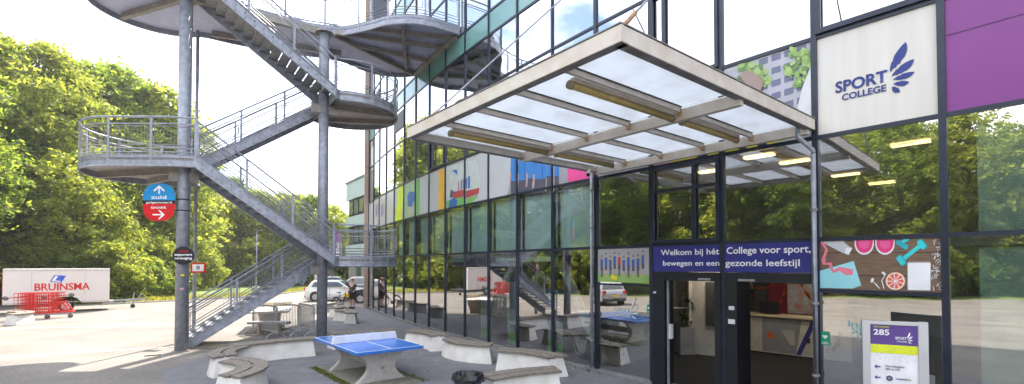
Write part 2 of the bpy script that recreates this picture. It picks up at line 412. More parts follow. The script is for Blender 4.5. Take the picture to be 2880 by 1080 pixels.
# people in blue shirts / pink
blu=C('shirt_blue',(.05,.21,.55));blu2=C('shirt_blue_shade',(.03,.13,.4));sk=C('skin',(.5,.33,.26));dk=C('dark_trouser',(.08,.08,.12));gyp=C('grey_print',(.3,.3,.34));pink=C('pink',(.72,.07,.28))
def shirt(x,w,top,bot,it):
    it.append((dk,[(x-w*.55,bot-22),(x+w*.55,bot-24),(x+w*.55,bot+20),(x-w*.55,bot+22)]))
    it.append((blu,[(x-w*.5,top),(x+w*.5,top-3),(x+w*.62,top+40),(x+w*.48,bot-18),(x-w*.48,bot-16),(x-w*.6,top+40)]))
    it.append((blu2,[(x+w*.1,top+6),(x+w*.2,top+6),(x+w*.3,bot-22),(x+w*.15,bot-20)]))
    it.append((sk,[(x-w*.62,top+38),(x-w*.45,top+40),(x-w*.55,top+75),(x-w*.75,top+80)]))
it=[(M('print_outdoor',(.3,.31,.3),.5,0,.2,8),[(1427,548),(1455,542),(1455,440),(1449,440)])];shirt(1446,17,445,526,it)
gmulti(it,mets[6],'photo_print')
it=[(MATS['print_outdoor'],[(1459,541),(1554,521),(1554,400),(1459,440)])]
shirt(1471,24,450,524,it);shirt(1499,27,448,518,it);shirt(1520,30,452,520,it);shirt(1546,14,462,512,it)
it.append((ye,[(1432,540),(1440,520),(1452,515),(1452,536)]))
gmulti([x for x in it if x[0]!=ye],mets[5],'photo_print');tag(mets[5],'photo panel of people in blue sports shirts')
it=[(gyp,[(1559,520),(1597,512),(1597,430),(1559,430)])];shirt(1566,12,462,512,it)
it.append((pink,[(1598,512),(1675,498),(1675,420),(1598,430)]))
gmulti(it,mets[4],'photo_print')
# gym photo
gw=C('gym_wall',(.5,.55,.53));gg=C('gym_green',(.16,.42,.1));gr_=C('gym_red',(.4,.05,.06));yw=C('orange',(.78,.42,.03));lm=C('lime',(.55,.72,.03))
gmulti([(gw,[(1256,589),(1308,576),(1308,455),(1256,471)]),(gg,[(1256,588),(1308,574),(1308,548),(1256,566)]),(gr_,[(1274,560),(1308,552),(1308,532),(1276,540)]),(blu2,[(1262,586),(1284,580),(1287,562),(1276,556),(1266,562)]),(blu2,[(1272,480),(1285,476),(1288,492),(1280,486)]),(dk,[(1265,556),(1274,556),(1277,536),(1268,534)]),(C('kid_red',(.5,.1,.1)),[(1289,536),(1292,535),(1292,510),(1289,511)]),(blu2,[(1297,533),(1300,532),(1300,506),(1297,507)]),(blu2,[(1303,531),(1308,530),(1308,503),(1303,504)])],mets[8],'photo_print')
gmulti([(gw,[(1311,575),(1325,571),(1340,560),(1351,530),(1353,500),(1347,468),(1335,448),(1311,455)]),(gg,[(1311,574),(1325,571),(1340,558),(1344,548),(1311,560)]),(gr_,[(1311,558),(1346,545),(1349,528),(1311,537)]),(blu2,[(1311,532),(1314,531),(1315,500),(1311,501)]),(blu2,[(1317,530),(1322,529),(1322,494),(1317,496)])],mets[7],'photo_print')
tag(mets[8],'photo panel of a gym with people in blue');tag(mets[9],'white panel with an orange stripe')
gmulti([(yw,[(1233,592),(1252.5,587),(1252.5,474),(1234,478)])],mets[9],'orange_stripe')
gmulti([(gg,[(1171,605),(1180,602),(1181,503),(1171,507)])],mets[10],'green_stripe')
gmulti([(C('field',(.3,.45,.25)),[(1139,616),(1168,607),(1168,510),(1139,520)]),(blu2,[(1147,580),(1158,582),(1167,560),(1167,540),(1152,538),(1146,550)]),(C('legs',(.5,.4,.38)),[(1150,582),(1160,582),(1158,606),(1152,608)])],mets[11],'photo_print')
gmulti([(lm,[(1111,623),(1130,618),(1136,520),(1121,525)])],mets[12],'lime_stripe');tag(mets[12],'white panel with a slanting lime stripe')
for i,(a,b) in ((14,(1070,1086)),(15,(1054,1067))):
    gmulti([(C('faded',(.45,.42,.42)),[(a,634),(b,628),(b,556),(a,562)]),(blu2,[(a+3,610),(a+6,609),(a+6,575),(a+3,576)]),(C('faded_red',(.4,.25,.24)),[(a+8,604),(a+11,603),(a+11,570),(a+8,571)])],mets[i],'photo_print')
# ---------------------------------------------------------------- panels in the ground floor row
DBL=C('sign_blue',(.028,.03,.2),.35);LW=C('letter_white',(.8,.8,.84))
for i,tt in ((2,('Welkom bij hét','bewegen en een')),(1,('College voor sport,','gezonde leefstijl'))):
    o=pane(i,2.38,2.895,DBL,.0,1,.03,'welcome_sign');tag(o,'blue sign panel with white welcome text')
    if i==2:
        flet(tt[0],1862,718,2026,.115,2,LW,o,.036,.018);flet(tt[1],1868,747,2026,.105,2,LW,o,.036,.018)
    else:
        flet(tt[0],2047,714,2283,.125,1,LW,o,.036,.018);flet(tt[1],2043,748,2252,.115,1,LW,o,.036,.018)
# team photo
tp=pane(3,2.12,2.895,C('team_grey',(.36,.36,.36)),.03,.985,.012,'team_photo_panel');tag(tp,'photo panel of a sports team standing in a row')
mb=MB();mb.add([fp(3,.03,2.12,.014),fp(3,.985,2.12,.014),fp(3,.985,2.31,.014),fp(3,.03,2.31,.014)],[(0,1,2,3)],C('gym_floor',(.26,.42,.12)))
hr=C('hair_dark',(.05,.04,.03))
for k in range(10):
    t=.11+k*.083;h=.5+.05*math.sin(k*2.3);z=2.25-.02*math.cos(k);rd=(k==4)
    sh=gr_ if rd else blu2;w=.022
    def q(t0,t1,z0,z1,m,o=.016): mb.add([fp(3,t0,z0,o),fp(3,t1,z0,o),fp(3,t1,z1,o),fp(3,t0,z1,o)],[(0,1,2,3)],m)
    q(t-w*.8,t-w*.15,z,z+h*.45,sk if k%2 else dk);q(t+w*.15,t+w*.8,z,z+h*.45,sk if k%2 else dk)
    q(t-w,t+w,z+h*.3,z+h*.52,dk,.0165);q(t-w*1.15,t+w*1.15,z+h*.5,z+h*.84,sh,.017);q(t-w*1.7,t-w*1.15,z+h*.46,z+h*.78,sk,.0168);q(t+w*1.15,t+w*1.7,z+h*.46,z+h*.78,sk,.0168)
    q(t-w*.45,t+w*.45,z+h*.84,z+h,sk,.0175);q(t-w*.5,t+w*.5,z+h*.96,z+h*1.03,hr,.018)
yy=C('yellow',(.75,.6,.02))
mb.add([fp(3,.29,2.2,.02),fp(3,.4,2.17,.02),fp(3,.4,2.25,.02),fp(3,.29,2.3,.02)],[(0,1,2,3)],yy)
mb.build('photo_print',None,tp)
# small glass lettering
LOGW=M('white_film',(.6,.66,.7),.5)
gl=pane(3,2.05,2.09,FRAME,.03,.97,.02,'window_bar')
flet('SPORT',1726,874,1770,.075,3,LOGW,bld,.012,.02);flet('COLLEGE',1732,887,1772,.045,3,LOGW,bld,.012,.02)
mb=MB()
for (a,b,w) in (((1774,872),(1788,836),.03),((1776,878),(1796,862),.025),((1777,882),(1797,880),.02),((1776,887),(1790,897),.02)): feather(fh(*a,.012),fh(*b,.012),w,mb,fdir(3)[1])
mb.build('feather_emblem',LOGW,bld)
AEDG=C('aed_green',(.01,.3,.15))
def aed(i,pxa,pya,pxb,pyb,label):
    a=fh(pxa,pya,.014);b=fh(pxb,pya,.014);zb=fh(pxa,pyb,.014).z
    mb=MB();mb.add([(a.x,a.y,zb),(b.x,b.y,zb),(b.x,b.y,a.z),(a.x,a.y,a.z)],[(0,1,2,3)])
    o=mb.build('aed_sticker',AEDG,bld);tag(o,label)
    dd,nn=fdir(i);c=(a+b)/2;w=(b-a).length;h=a.z-zb
    text('AED',Vector((a.x,a.y,zb+h*.08))+dd*w*.15,dd,(0,0,1),h*.18,w*.7,LW,o,bold=.02)
    hp=MB();cz=zb+h*.62;pts=[]
    for k in range(16):
        t=2*PI*k/16;X=.026*16*math.sin(t)**3/16*w/.12;Z=(13*math.cos(t)-5*math.cos(2*t)-2*math.cos(3*t)-math.cos(4*t))/16*.026*w/.12
        pts.append(Vector((c.x,c.y,cz))+dd*(X*1.3)+Vector((0,0,Z*1.3))+nn*.003)
    hp.add(pts,[tuple(range(16))]);hp.build('heart_symbol',LW,o);return o
aed(0,2308,931,2334,969,'green AED sticker with a white heart on the glass by the pipe')
aed(3,1820,857,1832,880,'small green AED sticker on the glass left of the doors')
# still-life panel with shoes, dumbbells, grapefruit
sp=pane(0,2.13,2.895,M('plank_print',(.2,.125,.08),.5,0,.25,5,stretch=(1,1,10),col2=(.12,.075,.05)),.03,.985,.012,'still_life_panel')
tag(sp,'printed panel of pink shoes, turquoise dumbbells and half a grapefruit on planks')
def X(x,y): return (2280+x/4.025,640+y/4.025)
tq=C('turquoise',(.03,.55,.58));tq2=C('turquoise_dark',(.02,.36,.42));pk1=C('shoe_pink',(.7,.04,.2));pk2=C('shoe_light',(.75,.1,.3));wh=C('print_white',(.75,.77,.8));gf=C('grapefruit',(.72,.12,.08));rind=C('rind',(.75,.5,.3));tw=C('towel',(.3,.66,.72));dkp=C('plank_gap',(.03,.02,.015));tape=C('tape_pink',(.75,.2,.28));btl=C('bottle_grey',(.5,.52,.55))
it=[(dkp,[X(108,282),X(1495,275),X(1495,282),X(108,290)]),(dkp,[X(540,541),X(1495,548),X(1495,556),X(540,549)]),
 (btl,[X(120,160),X(370,150),X(420,200),X(475,235),X(430,310),X(360,285)]),(wh,[X(405,225),X(475,235),X(432,312),X(390,285)]),
 (tw,[X(106,490),X(490,378),X(575,655),X(480,690),X(106,682)])]
for x0 in (500,735):
    w=218
    it.append((wh,[X(x0,140),X(x0+w,138)]+[X(x0+w/2+w/2*math.cos(a)*1.0,190+118*math.sin(a)) for a in [0.1,.5,.9,1.3,1.57,1.85,2.25,2.65,3.04]]))
    it.append((pk1,[X(x0+12,140),X(x0+w-8,138)]+[X(x0+w/2+(w/2-14)*math.cos(a),185+104*math.sin(a)) for a in [0.1,.5,.9,1.3,1.57,1.85,2.25,2.65,3.04]]))
    it.append((pk2,[X(x0+50,150),X(x0+w-50,150),X(x0+w-55,220),X(x0+w/2,245),X(x0+55,220)]))
def db(a,b,it,r=38,hr_=62):
    a=Vector(a);b=Vector(b);d=(b-a).normalized();s=Vector((-d.y,d.x))
    it.append((tq,[X(*(a-s*r*.6)),X(*(b-s*r*.6)),X(*(b+s*r*.6)),X(*(a+s*r*.6))]))
    for p in (a,b):
        it.append((tq2,[X(*(p+d*k*38+s*j*hr_*1.0)) for k,j in ((-1,-.7),(-.6,-1),(.6,-1),(1,-.7),(1,.7),(.6,1),(-.6,1),(-1,.7))]))
        it.append((tq,[X(*(p-d*6+s*-6+d*k*30+s*j*hr_*.85)) for k,j in ((-1,-.7),(-.6,-1),(.6,-1),(1,-.7),(1,.7),(.6,1),(-.6,1),(-1,.7))]))
db((1030,372),(1262,190),it)
it.append((tq,[X(1040,185),X(1120,145),X(1125,130),X(1060,130),X(1010,160)]));it.append((tq2,[X(965,150),X(1000,140),X(1110,205),X(1100,245),X(1070,250),X(965,185)]))
it.append((tape,[X(110,165),X(150,165),X(200,250),X(170,340),X(175,400),X(240,390),X(260,480),X(330,445),X(480,470),X(485,535),X(400,540),X(330,490),X(260,515),X(215,460),X(215,425),X(140,420),X(125,370),X(170,250)]))
it.append((wh,[X(1100,400),X(1360,400),X(1358,712),X(1102,706)]))
for k in range(14): it.append((wh,[X(1112+k*18,385),X(1118+k*18,385),X(1118+k*18,402),X(1112+k*18,402)]))
it.append((rind,[X(962+112*math.cos(a*.3927),606+102*math.sin(a*.3927)) for a in range(16)]))
it.append((wh,[X(962+102*math.cos(a*.3927),606+93*math.sin(a*.3927)) for a in range(16)]))
for k in range(9):
    a=k*.698;it.append((gf,[X(962+10*math.cos(a),606+9*math.sin(a)),X(962+92*math.cos(a-.29),606+84*math.sin(a-.29)),X(962+94*math.cos(a),606+86*math.sin(a)),X(962+92*math.cos(a+.29),606+84*math.sin(a+.29))]))
it+= [(wh,[X(690,575),X(720,570),X(715,620),X(680,620)]),(wh,[X(800,505),X(830,500),X(858,530),X(840,545)]),(wh,[X(715,615),X(740,630),X(790,690),X(780,692),X(735,645)]),(wh,[X(838,545),X(848,545),X(812,600),X(840,690),X(828,690),X(802,600)])]
rr=random.Random(3)
for k in range(46):
    x=1370+rr.random()*120;y=130+rr.random()*575;a=rr.random()*3.1;l=24
    if x<1375 or y<390 and x<1345:continue
    p=Vector((x,y));d=Vector((math.cos(a),math.sin(a)))*l;s=Vector((-d.y,d.x))*.12;q=Vector((-d.y,d.x))*.35
    it.append((wh,[X(*(p-d-s)),X(*(p+q*.6-s)),X(*(p+d-s)),X(*(p+d+s)),X(*(p+q*.6+s)),X(*(p-d+s))]))
ok=[]
for m,ps in it:
    try:
        ps=[(min(max(p[0],2305),2652),min(max(p[1],664),818)) for p in ps];ok.append((m,ps))
    except Exception: pass
mb=MB();o=.015
for m,pts in ok:
    q=[fh(*p,o) for p in pts]
    for v in q: v.z=min(max(v.z,2.13),2.89)
    mb.add(q,[tuple(range(len(q)))],m);o+=.00006
mb.build('still_life_print',None,sp)
mb=MB();mb.bar(fp(0,.02,2.1,.02),fp(0,.98,2.1,.02),.05,.06);mb.build('window_bar',FRAME,bld)
for body,px0,py,px1,h in (('Ing',2384,918,2432,.1),('SP',2394,938,2436,.1),('CO',2410,954,2440,.08)):
    flet(body,px0,py,px1,h,0,M('teal_film',(.3,.5,.52),.5),bld,.012,.01)
# ---------------------------------------------------------------- entrance
def fbox(i,t0,t1,z0,z1,o0,o1,mat,name,parent=bld):
    dd,nn=fdir(i);mb=MB();mb.slab([fp(i,t0,z0,o0),fp(i,t1,z0,o0),fp(i,t1,z1,o0),fp(i,t0,z1,o0)],nn,o1-o0);return mb.build(name,mat,parent)
fbox(2,.0,.20,.0,2.37,-.3,.04,BLACK,'door_jamb');fbox(2,.90,1,.0,2.37,-.3,.045,BLACK,'door_jamb')
fbox(1,0,.17,.0,2.37,-.5,.042,BLACK,'door_jamb')
fbox(2,.20,.90,2.2,2.37,-.3,.035,BLACK,'door_header');fbox(1,.17,1,2.2,2.37,-.3,.036,BLACK,'door_header')
fbox(2,.215,.235,.03,2.2,-.07,-.02,STEEL,'door_edge')
fbox(2,.20,1,0.0,.035,-.3,.3,STEELD,'threshold');fbox(1,.0,1,0.0,.033,-.3,.3,STEELD,'threshold')
for (px,py,w) in ((1845,822,.03),(2061,866,.05),(2061,904,.06)):
    h=hit(px,py);fbox(h[0],h[1]-w/W_,h[1]+w/W_,h[2]-w*.7,h[2]+w*.7,.043,.055,M('switch_white',(.6,.6,.62)),'door_switch')
fbox(2,.245,.275,1.0,1.3,-.1,.0,M('switch_white'),'door_handle')
for i,a,b in ((2,.7,.85),(1,.2,.38)): fbox(i,a,b,2.22,2.26,.036,.09,STEELD,'door_closer')
# sliding glass leaf, right opening
# lobby walls
LW1=M('lobby_wall',(.3,.25,.19),.8);WD=M('white_door',(.6,.6,.58),.5)
B=lambda px,Y,z=0:Vector(((px-1440)/F_*Y,Y,z))
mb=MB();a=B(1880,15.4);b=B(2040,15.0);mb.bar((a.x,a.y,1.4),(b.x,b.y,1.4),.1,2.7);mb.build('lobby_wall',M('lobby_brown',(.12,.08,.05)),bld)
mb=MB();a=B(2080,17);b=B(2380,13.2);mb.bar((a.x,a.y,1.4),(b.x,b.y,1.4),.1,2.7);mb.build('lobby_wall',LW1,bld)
mb=MB();a=B(1944,13.6);b=B(2040,13.0);mb.bar((a.x,a.y,1.2),(b.x,b.y,1.2),.05,2.36);o=mb.build('inner_door',WD,bld)
a2=a.lerp(b,.45);b2=a.lerp(b,.72);mb=MB();mb.bar((a2.x-.03,a2.y-.03,1.45),(b2.x-.03,b2.y-.03,1.45),.06,1.2);mb.build('door_window',INT_D,o)
mb=MB();mb.bar((a.x-.05,a.y,1.3),(a.x-.05,a.y,1.33),.09,2.6);mb.box((a.x-.06,a.y-.02,1.3),(.08,.08,2.6));mb.build('door_post',WD,bld)
mb=MB();a=B(1890,14.4);mb.box((a.x+.1,a.y+.3,1.1),(.9,.3,2.0));mb.build('shelf',M('shelf_brown',(.1,.055,.03)),bld)
for k in range(3):
    MB().box((a.x+.1,a.y+.13,.6+k*.5),(.8,.05,.2)).build('shelf_contents',M('shelf_items%d'%k,[(.2,.1,.05),(.08,.1,.14),(.25,.2,.15)][k],var=.6,scale=30),bld)
# ceiling lamps seen lit through the glass; lobby panels added to brighten the room
LAMP=M('lit_ceiling_lamp',(1,.68,.3),.5,emit=1.6);LOBBYFILL=M('lobby_fill_glow',(1,.82,.6),.5,emit=7)
for (px,py) in ((2560,404),(2378,492),(2135,440),(2235,455),(2480,515),(2000,482)):
    c=gz(px,py,4.5);mb=MB();mb.box((c[0],c[1],4.5),(.5,.16,.03),R(-48));mb.build('ceiling_lamp_and_fill',LAMP,bld)
for (x,y) in ((7.2,12.4),(5.3,12.5),(3.6,14.2),(8.4,10.0)):
    MB().box((x,y,2.76),(.9,.3,.03),R(-48)).build('ceiling_lamp_and_fill',LOBBYFILL,bld)  # unseen glowing panels added over the lobby to brighten it
mb=MB()
for k in range(7): p=fp(4,.18+k*.09,2.62,-2.6);mb.box(tuple(p),(.1,.1,.06),.8)
mb.build('glowing_pendant_row',M('orange_glow',(1,.35,.04),.5,emit=2.5),bld)
for (px,py,w) in ((1652,0,0),): pass
# more things on the lobby wall
a=B(2098,15.9);mb=MB();mb.box((a.x,a.y,1.95),(.45,.05,.4),R(-48));mb.build('notice_board',M('notice_white',(.6,.6,.58)),bld)
a=B(2200,14.7);mb=MB();mb.box((a.x,a.y,1.6),(.8,.05,1.4),R(-48));mb.build('dark_red_door',M('dark_red',(.2,.01,.04)),bld)
a=B(2150,15.2);mb=MB();mb.box((a.x,a.y,1.6),(.6,.05,1.4),R(-48));mb.build('dark_opening',INT_D,bld)
a=B(2262,13.9);mb=MB();mb.box((a.x,a.y,1.7),(.9,.05,1.2),R(-48));mb.build('poster_wall',M('poster_mix',(.3,.4,.5),.6,0,.6,5,col2=(.35,.12,.06)),bld)
# post at the far corner
mb=MB();p=Vector((*MP[IMAX],0));nn=fdir(IMAX-1)[1];c=p+nn*.12-fdir(IMAX-1)[0]*.12
mb.box((c.x,c.y,11),(.26,.26,22),.4);mb.build('corner_column',M('brown_brick_column',(.42,.32,.26),.8,0,.3,3,stretch=(1,1,16)),bld)
# downpipes
def pipe(i,t,z0,z1,label):
    o=thing('downpipe',label,'pipe',tuple(fp(i,t,0,.12)));p=fp(i,t,0,.12);dd,nn=fdir(i);mb=MB()
    mb.tube([(p.x+nn.x*.08-dd.x*.06,p.y+nn.y*.08-dd.y*.06,z0),(p.x,p.y,z0+.12),(p.x,p.y,z1)],.038,8);mb.build('pipe',STEEL,o,True)
    for z in (.75,1.9,3.4,4.3):
        if z<z1: MB().tube([(p.x,p.y,z-.02),(p.x,p.y,z+.02)],.055,8).build('bracket',STEELD,o)
    return o
pp=pipe(1,1.0,.02,4.3,'grey drainpipe right of the entrance doors, bending up to the canopy')
p=fp(1,1.0,0,.12);q=Vector((4.55,7.62,4.66));MB().tube([(p.x,p.y,4.3),(p.x,p.y,4.36),(q.x,q.y,4.55),(q.x,q.y,4.7)],.036,8).build('pipe_bend',STEEL,pp,True)
pipe(4,.97,.02,4.7,'grey drainpipe between the slanted column and the team photo')
# ================================================================ FIRE ESCAPE STAIRCASE
st=thing('fire_escape_staircase','tall galvanised steel outdoor staircase with curved landings on two round columns','staircase',(-8,15.2,0))
A_=Vector((-9.64,14.08,0));B_=Vector((-6.47,16.42,0))
for c,h in ((A_,10.35),(B_,10.5)):
    mb=MB();mb.tube([c,c+Vector((0,0,h))],.17,20);co=mb.build('column',STEEL,st,True)
    MB().tube([c+Vector((0,0,h)),c+Vector((0,0,h+.05))],.3,12).build('cap_plate',BEAMC,co)
    for z in (5.1,2.35,7.85): 
        if c is A_ and z!=5.1: continue
        if c is B_ and z==5.1: continue
        MB().box((c.x+.0,c.y,z),(.75,.22,.28),R(37)).build('bracket',BEAMC,co)
    MB().tube([c,c+Vector((0,0,.03))],.22,16).build('base_plate',STEELD,co)
V=lambda x,y,z=0:Vector((x,y,z))
F1a,F1b=V(-8.93,13.55),V(-5.77,15.63)      # front lane, outer side (A end, B end)
I1a,I1b=V(-9.74,14.63),V(-6.68,16.95)      # middle line
K1a,K1b=V(-10.63,15.84),V(-7.54,18.12)     # back lane, outer side
C2=(-11.3,15.15);C3=(-6.0,17.55)
Z1,Z2,Z3,Z4=2.74,5.55,8.25,10.9
WIRE=M('wire_mesh',(.4,.42,.45),.5,.4,.1,5)
def at_path(P,s):
    for i in range(len(P)-1):
        l=(P[i+1]-P[i]).length
        if s<=l or i==len(P)-2: return P[i].lerp(P[i+1],min(1,s/l) if l else 0)
        s-=l
def railing(P,parent,h=1.12,step=1.25,low=.25,side=None,ends=True):
    """P: floor-level path; hand rail, knee rails, posts and framed wire infill"""
    P=[Vector(p) for p in P];Lt=sum((P[i+1]-P[i]).length for i in range(len(P)-1));up=lambda z:[p+V(0,0,z) for p in P]
    mb=MB();mb.tube(up(h),.028,6);mb.tube(up(h*.83),.019,5);mb.tube(up(.13),.016,4);mb.tube(up(.24),.016,4)
    n=max(1,round(Lt/step));ss=[Lt*k/n for k in range(n+1)]
    for s in ss:
        p=at_path(P,max(.02,min(Lt-.02,s)));q=at_path(P,min(Lt,max(.02,s)+.05))-at_path(P,max(0,min(Lt-.02,s)-.05));a=math.atan2(q.y,q.x)
        mb.box((p.x,p.y,p.z+(h-low)/2),(.07,.018,h+low),a)
    r=mb.build('railing',STEEL,parent,False)
    mb=MB();wm=MB()
    for k in range(n):
        s0=ss[k]+.09;s1=ss[k+1]-.09
        if s1-s0<.15:continue
        m=max(2,int((s1-s0)/.25));Q=[at_path(P,s0+(s1-s0)*j/m) for j in range(m+1)]
        fr=[q+V(0,0,.33) for q in Q]+[q+V(0,0,h*.76) for q in reversed(Q)]
        mb.tube(fr,.016,4,close=True)
        kk=int((s1-s0)/.085)
        for j in range(1,kk):
            q=at_path(P,s0+(s1-s0)*j/kk);wm.bar(q+V(0,0,.33),q+V(0,0,h*.76),.003,.003)
        for z in np.arange(.42,h*.76,.11): wm.tube([q+V(0,0,float(z)) for q in Q],.0017,3,cap=False)
    mb.build('infill_frame',STEELD,r);wm.build('infill_mesh',WIRE,r)
    return r
def ribbed():
    m,nt,N,L,b=nmat('ribbed_deck');b.inputs['Roughness'].default_value=.6
    tc=N.new('ShaderNodeTexCoord');mp=N.new('ShaderNodeMapping');mp.inputs['Rotation'].default_value=(0,0,R(37));w=N.new('ShaderNodeTexWave');w.inputs['Scale'].default_value=7;w.inputs['Distortion'].default_value=0
    L.new(tc.outputs['Object'],mp.inputs[0]);L.new(mp.outputs[0],w.inputs['Vector']);r=N.new('ShaderNodeValToRGB')
    r.color_ramp.elements[0].color=(.22,.21,.21,1);r.color_ramp.elements[1].color=(.58,.56,.54,1);L.new(w.outputs['Fac'],r.inputs[0]);L.new(r.outputs[0],b.inputs['Base Color']);return m
RIB=ribbed()
def landing(poly,z,railpaths,under=RIB,beams=(),fa=.26,fascia=None):
    mb=MB();mb.prism([(p[0],p[1]) for p in poly],z-.09,z-.02);d=mb.build('landing',under,st)
    fs=fascia or [poly+[poly[0]]]
    mb=MB()
    for f in fs: 
        Q=[V(p[0],p[1],0) for p in f]
        mb.strip([q+V(0,0,z-fa) for q in Q],[q+V(0,0,z+.06) for q in Q])
        mb.tube([q+V(0,0,z-fa) for q in Q],.028,4);mb.tube([q+V(0,0,z+.06) for q in Q],.012,4)
    mb.build('edge_plate',STEEL,d,world=True)
    for a,b,w,h in beams:
        mb=MB();a=V(*a,z-.1-h/2);b=V(*b,z-.1-h/2);mb.bar(a,b,.02,h);mb.bar(a-V(0,0,h/2),b-V(0,0,h/2),w,.018);mb.build('beam',BEAMC,d)
    for p in railpaths: railing([V(q[0],q[1],z) for q in p],d)
    return d
lobe2=arc(C2,1.8,270,90,16)
P2=[(F1a.x,F1a.y),(-9.6,13.38)]+lobe2+[(-10.9,16.75),(K1a.x,K1a.y),(I1a.x,I1a.y)]
lobe3=arc(C3,1.75,-80,140,18)
P3=[(F1b.x,F1b.y)]+lobe3+[(K1b.x,K1b.y),(I1b.x,I1b.y)]
landing(P2,Z2,[P2[:-1]],beams=[((-12.9,15.0),(-9.6,14.2),.12,.2),((-12.3,16.2),(-9.9,14.7),.12,.2)])
landing(P3,Z1,[P3[:-1]],beams=[((-6.4,16.5),(-4.5,17.9),.12,.16)])
landing(P3,Z3,[P3[:-1]],under=M('brown_deck',(.42,.39,.4),.7),beams=[((-6.4,16.6),(-4.35,17.6),.14,.2),((-7.4,18.2),(-4.6,18.6),.12,.16)])
# top level with the S-shaped walkway to the building
front=catmull([(I1a.x,I1a.y,0),(-8.3,15.7,0),(-7.2,16.5,0),(-6.48,16.75,0),(-5.95,16.82,0),(-4.92,16.43,0),(-4.3,16.13,0),(-3.79,16.02,0),(-3.3,16.02,0),(-2.8,16.17,0),(-2.36,16.43,0),(-1.85,16.78,0)],4)
front=[(p.x,p.y) for p in front]
backp=catmull([(-4.15,20.45,0),(-5.0,20.55,0),(-6.01,20.1,0),(-6.84,18.95,0),(-8.3,18.35,0),(-9.97,17.62,0),(-10.9,17.0,0),(-11.3,16.95,0)],4)
backp=[(p.x,p.y) for p in backp]
lb=arc(C2,1.8,90,270,16)
P4=front+backp+lb[1:]+[(-9.6,13.38),(F1a.x,F1a.y)]
bm=[((-6.3,16.9),(-4.2,20.4),.1,.18),((-6.2,16.75),(-2.6,17.9),.11,.17),((-3.7,16.1),(-4.4,19.8),.12,.15),((-4.9,16.5),(-2.1,17.2),.1,.16),((-6.0,17.6),(-3.4,19.1),.1,.16),((-9.7,14.5),(-6.4,16.8),.16,.26),((-12.8,15.6),(-9.7,14.4),.14,.22),((-10.6,16.8),(-6.6,18.4),.12,.2),((-2.0,16.9),(-4.15,20.3),.2,.22)]
landing(P4,Z4,[front,backp+lb[1:]+[(-9.6,13.38),(F1a.x,F1a.y)]],under=DECKU,beams=bm,fascia=[front,[front[-1],backp[0]],backp+lb[1:]+[(-9.6,13.38),(F1a.x,F1a.y),(I1a.x,I1a.y)]])
STEP=M('stair_tread_grating',(.3,.3,.31),.6,.3,.2,6)
def flight(a0,b0,a1,b1,z0,z1,n,open_=True):
    """a = side towards the camera, b = far side; 0 = lower end"""
    sd=.3;mb=MB()
    for p0,p1 in ((a0,a1),(b0,b1)):
        q0=p0+V(0,0,z0);q1=p1+V(0,0,z1);dn=V(0,0,-sd);top=V(0,0,.08)
        nn=(b0-a0).normalized()*.02
        for s in (nn*-.5,nn*.5): mb.strip([q0+dn*.75+s,q1+dn+s],[q0+top+s,q1+top+s])
        for e in (dn,top): mb.bar(q0+e*(.75 if e is dn else 1),q1+e,.09,.014)
    o=(a0-b0).normalized()*.03
    for k in range(n):
        t=(k+.4)/n;p=a0.lerp(a1,t)+o;z=z0+(z1-z0)*t
        for dz in (-.04,-.2): mb.box((p.x,p.y,z+dz),(.03,.03,.03),.7,STEELD)
    mb.mats=[STEEL,STEELD];mb.m=[0 if i<len(mb.m)-n*12 else 1 for i in range(len(mb.m))]
    fl=mb.build('stair_flight',None,st)
    for k in range(n):
        t=(k+.5)/n;a=a0.lerp(a1,t);b=b0.lerp(b1,t);z=z0+(z1-z0)*(k+1)/(n+1);d=(a1-a0);w=d.length/n*1.12
        mb=MB();s=(b-a).normalized()*.02;mb.bar(a+s+V(0,0,z),b-s+V(0,0,z),w*.93,.035)
        mb.bar(a+s+V(0,0,z-.03)-d.normalized()*w*.48,b-s+V(0,0,z-.03)-d.normalized()*w*.48,.015,.03)
        mb.build('tread',STEP,fl)
    for p0,p1 in ((a0,a1),(b0,b1)): railing([p0+V(0,0,z0),p1+V(0,0,z1)],fl,h=1.05,step=1.7,low=.12)
flight(I1a+V(-.1,-.02),K1a+V(-.1,-.02),I1b,K1b,0.15,Z1,15)
flight(F1b,I1b,F1a,I1a,Z1,Z2,16)
flight(I1a,K1a,I1b,K1b,Z2,Z3,15)
flight(F1b,I1b,F1a,I1a,Z3,Z4,15)
# downpipe next to column A, standing behind the lowest flight
p=gy(548,700,16.3);dp=thing('thin_steel_post','thin grey steel post just right of the big sign column','post',(p[0],p[1],0))
MB().tube([(p[0],p[1],.35),(p[0],p[1],10.55)],.055,10).build('post',STEEL,dp,True);MB().box((p[0],p[1],.2),(.14,.14,.4)).build('foot',STEELD,dp)
MB().tube([(p[0],p[1],7.2),(p[0]-.0,p[1]-.02,7.24)],.08,8).build('clamp',STEELD,dp)
# litter bin / cabinet on the walkway
o=thing('grey_cabinet','grey metal cabinet standing on the top walkway behind the railing','cabinet',(-4.75,17.1,Z4))
MB().box((-4.75,17.1,Z4+.55),(.5,.45,1.05),.5).build('body',M('cabinet_grey',(.12,.13,.16),.5),o);MB().box((-4.75,17.1,Z4+1.1),(.6,.55,.06),.5).build('lid',STEELD,o)
MB().box((-4.98,16.84,Z4+.55),(.05,.3,.95),.5).build('door',STEEL,o)
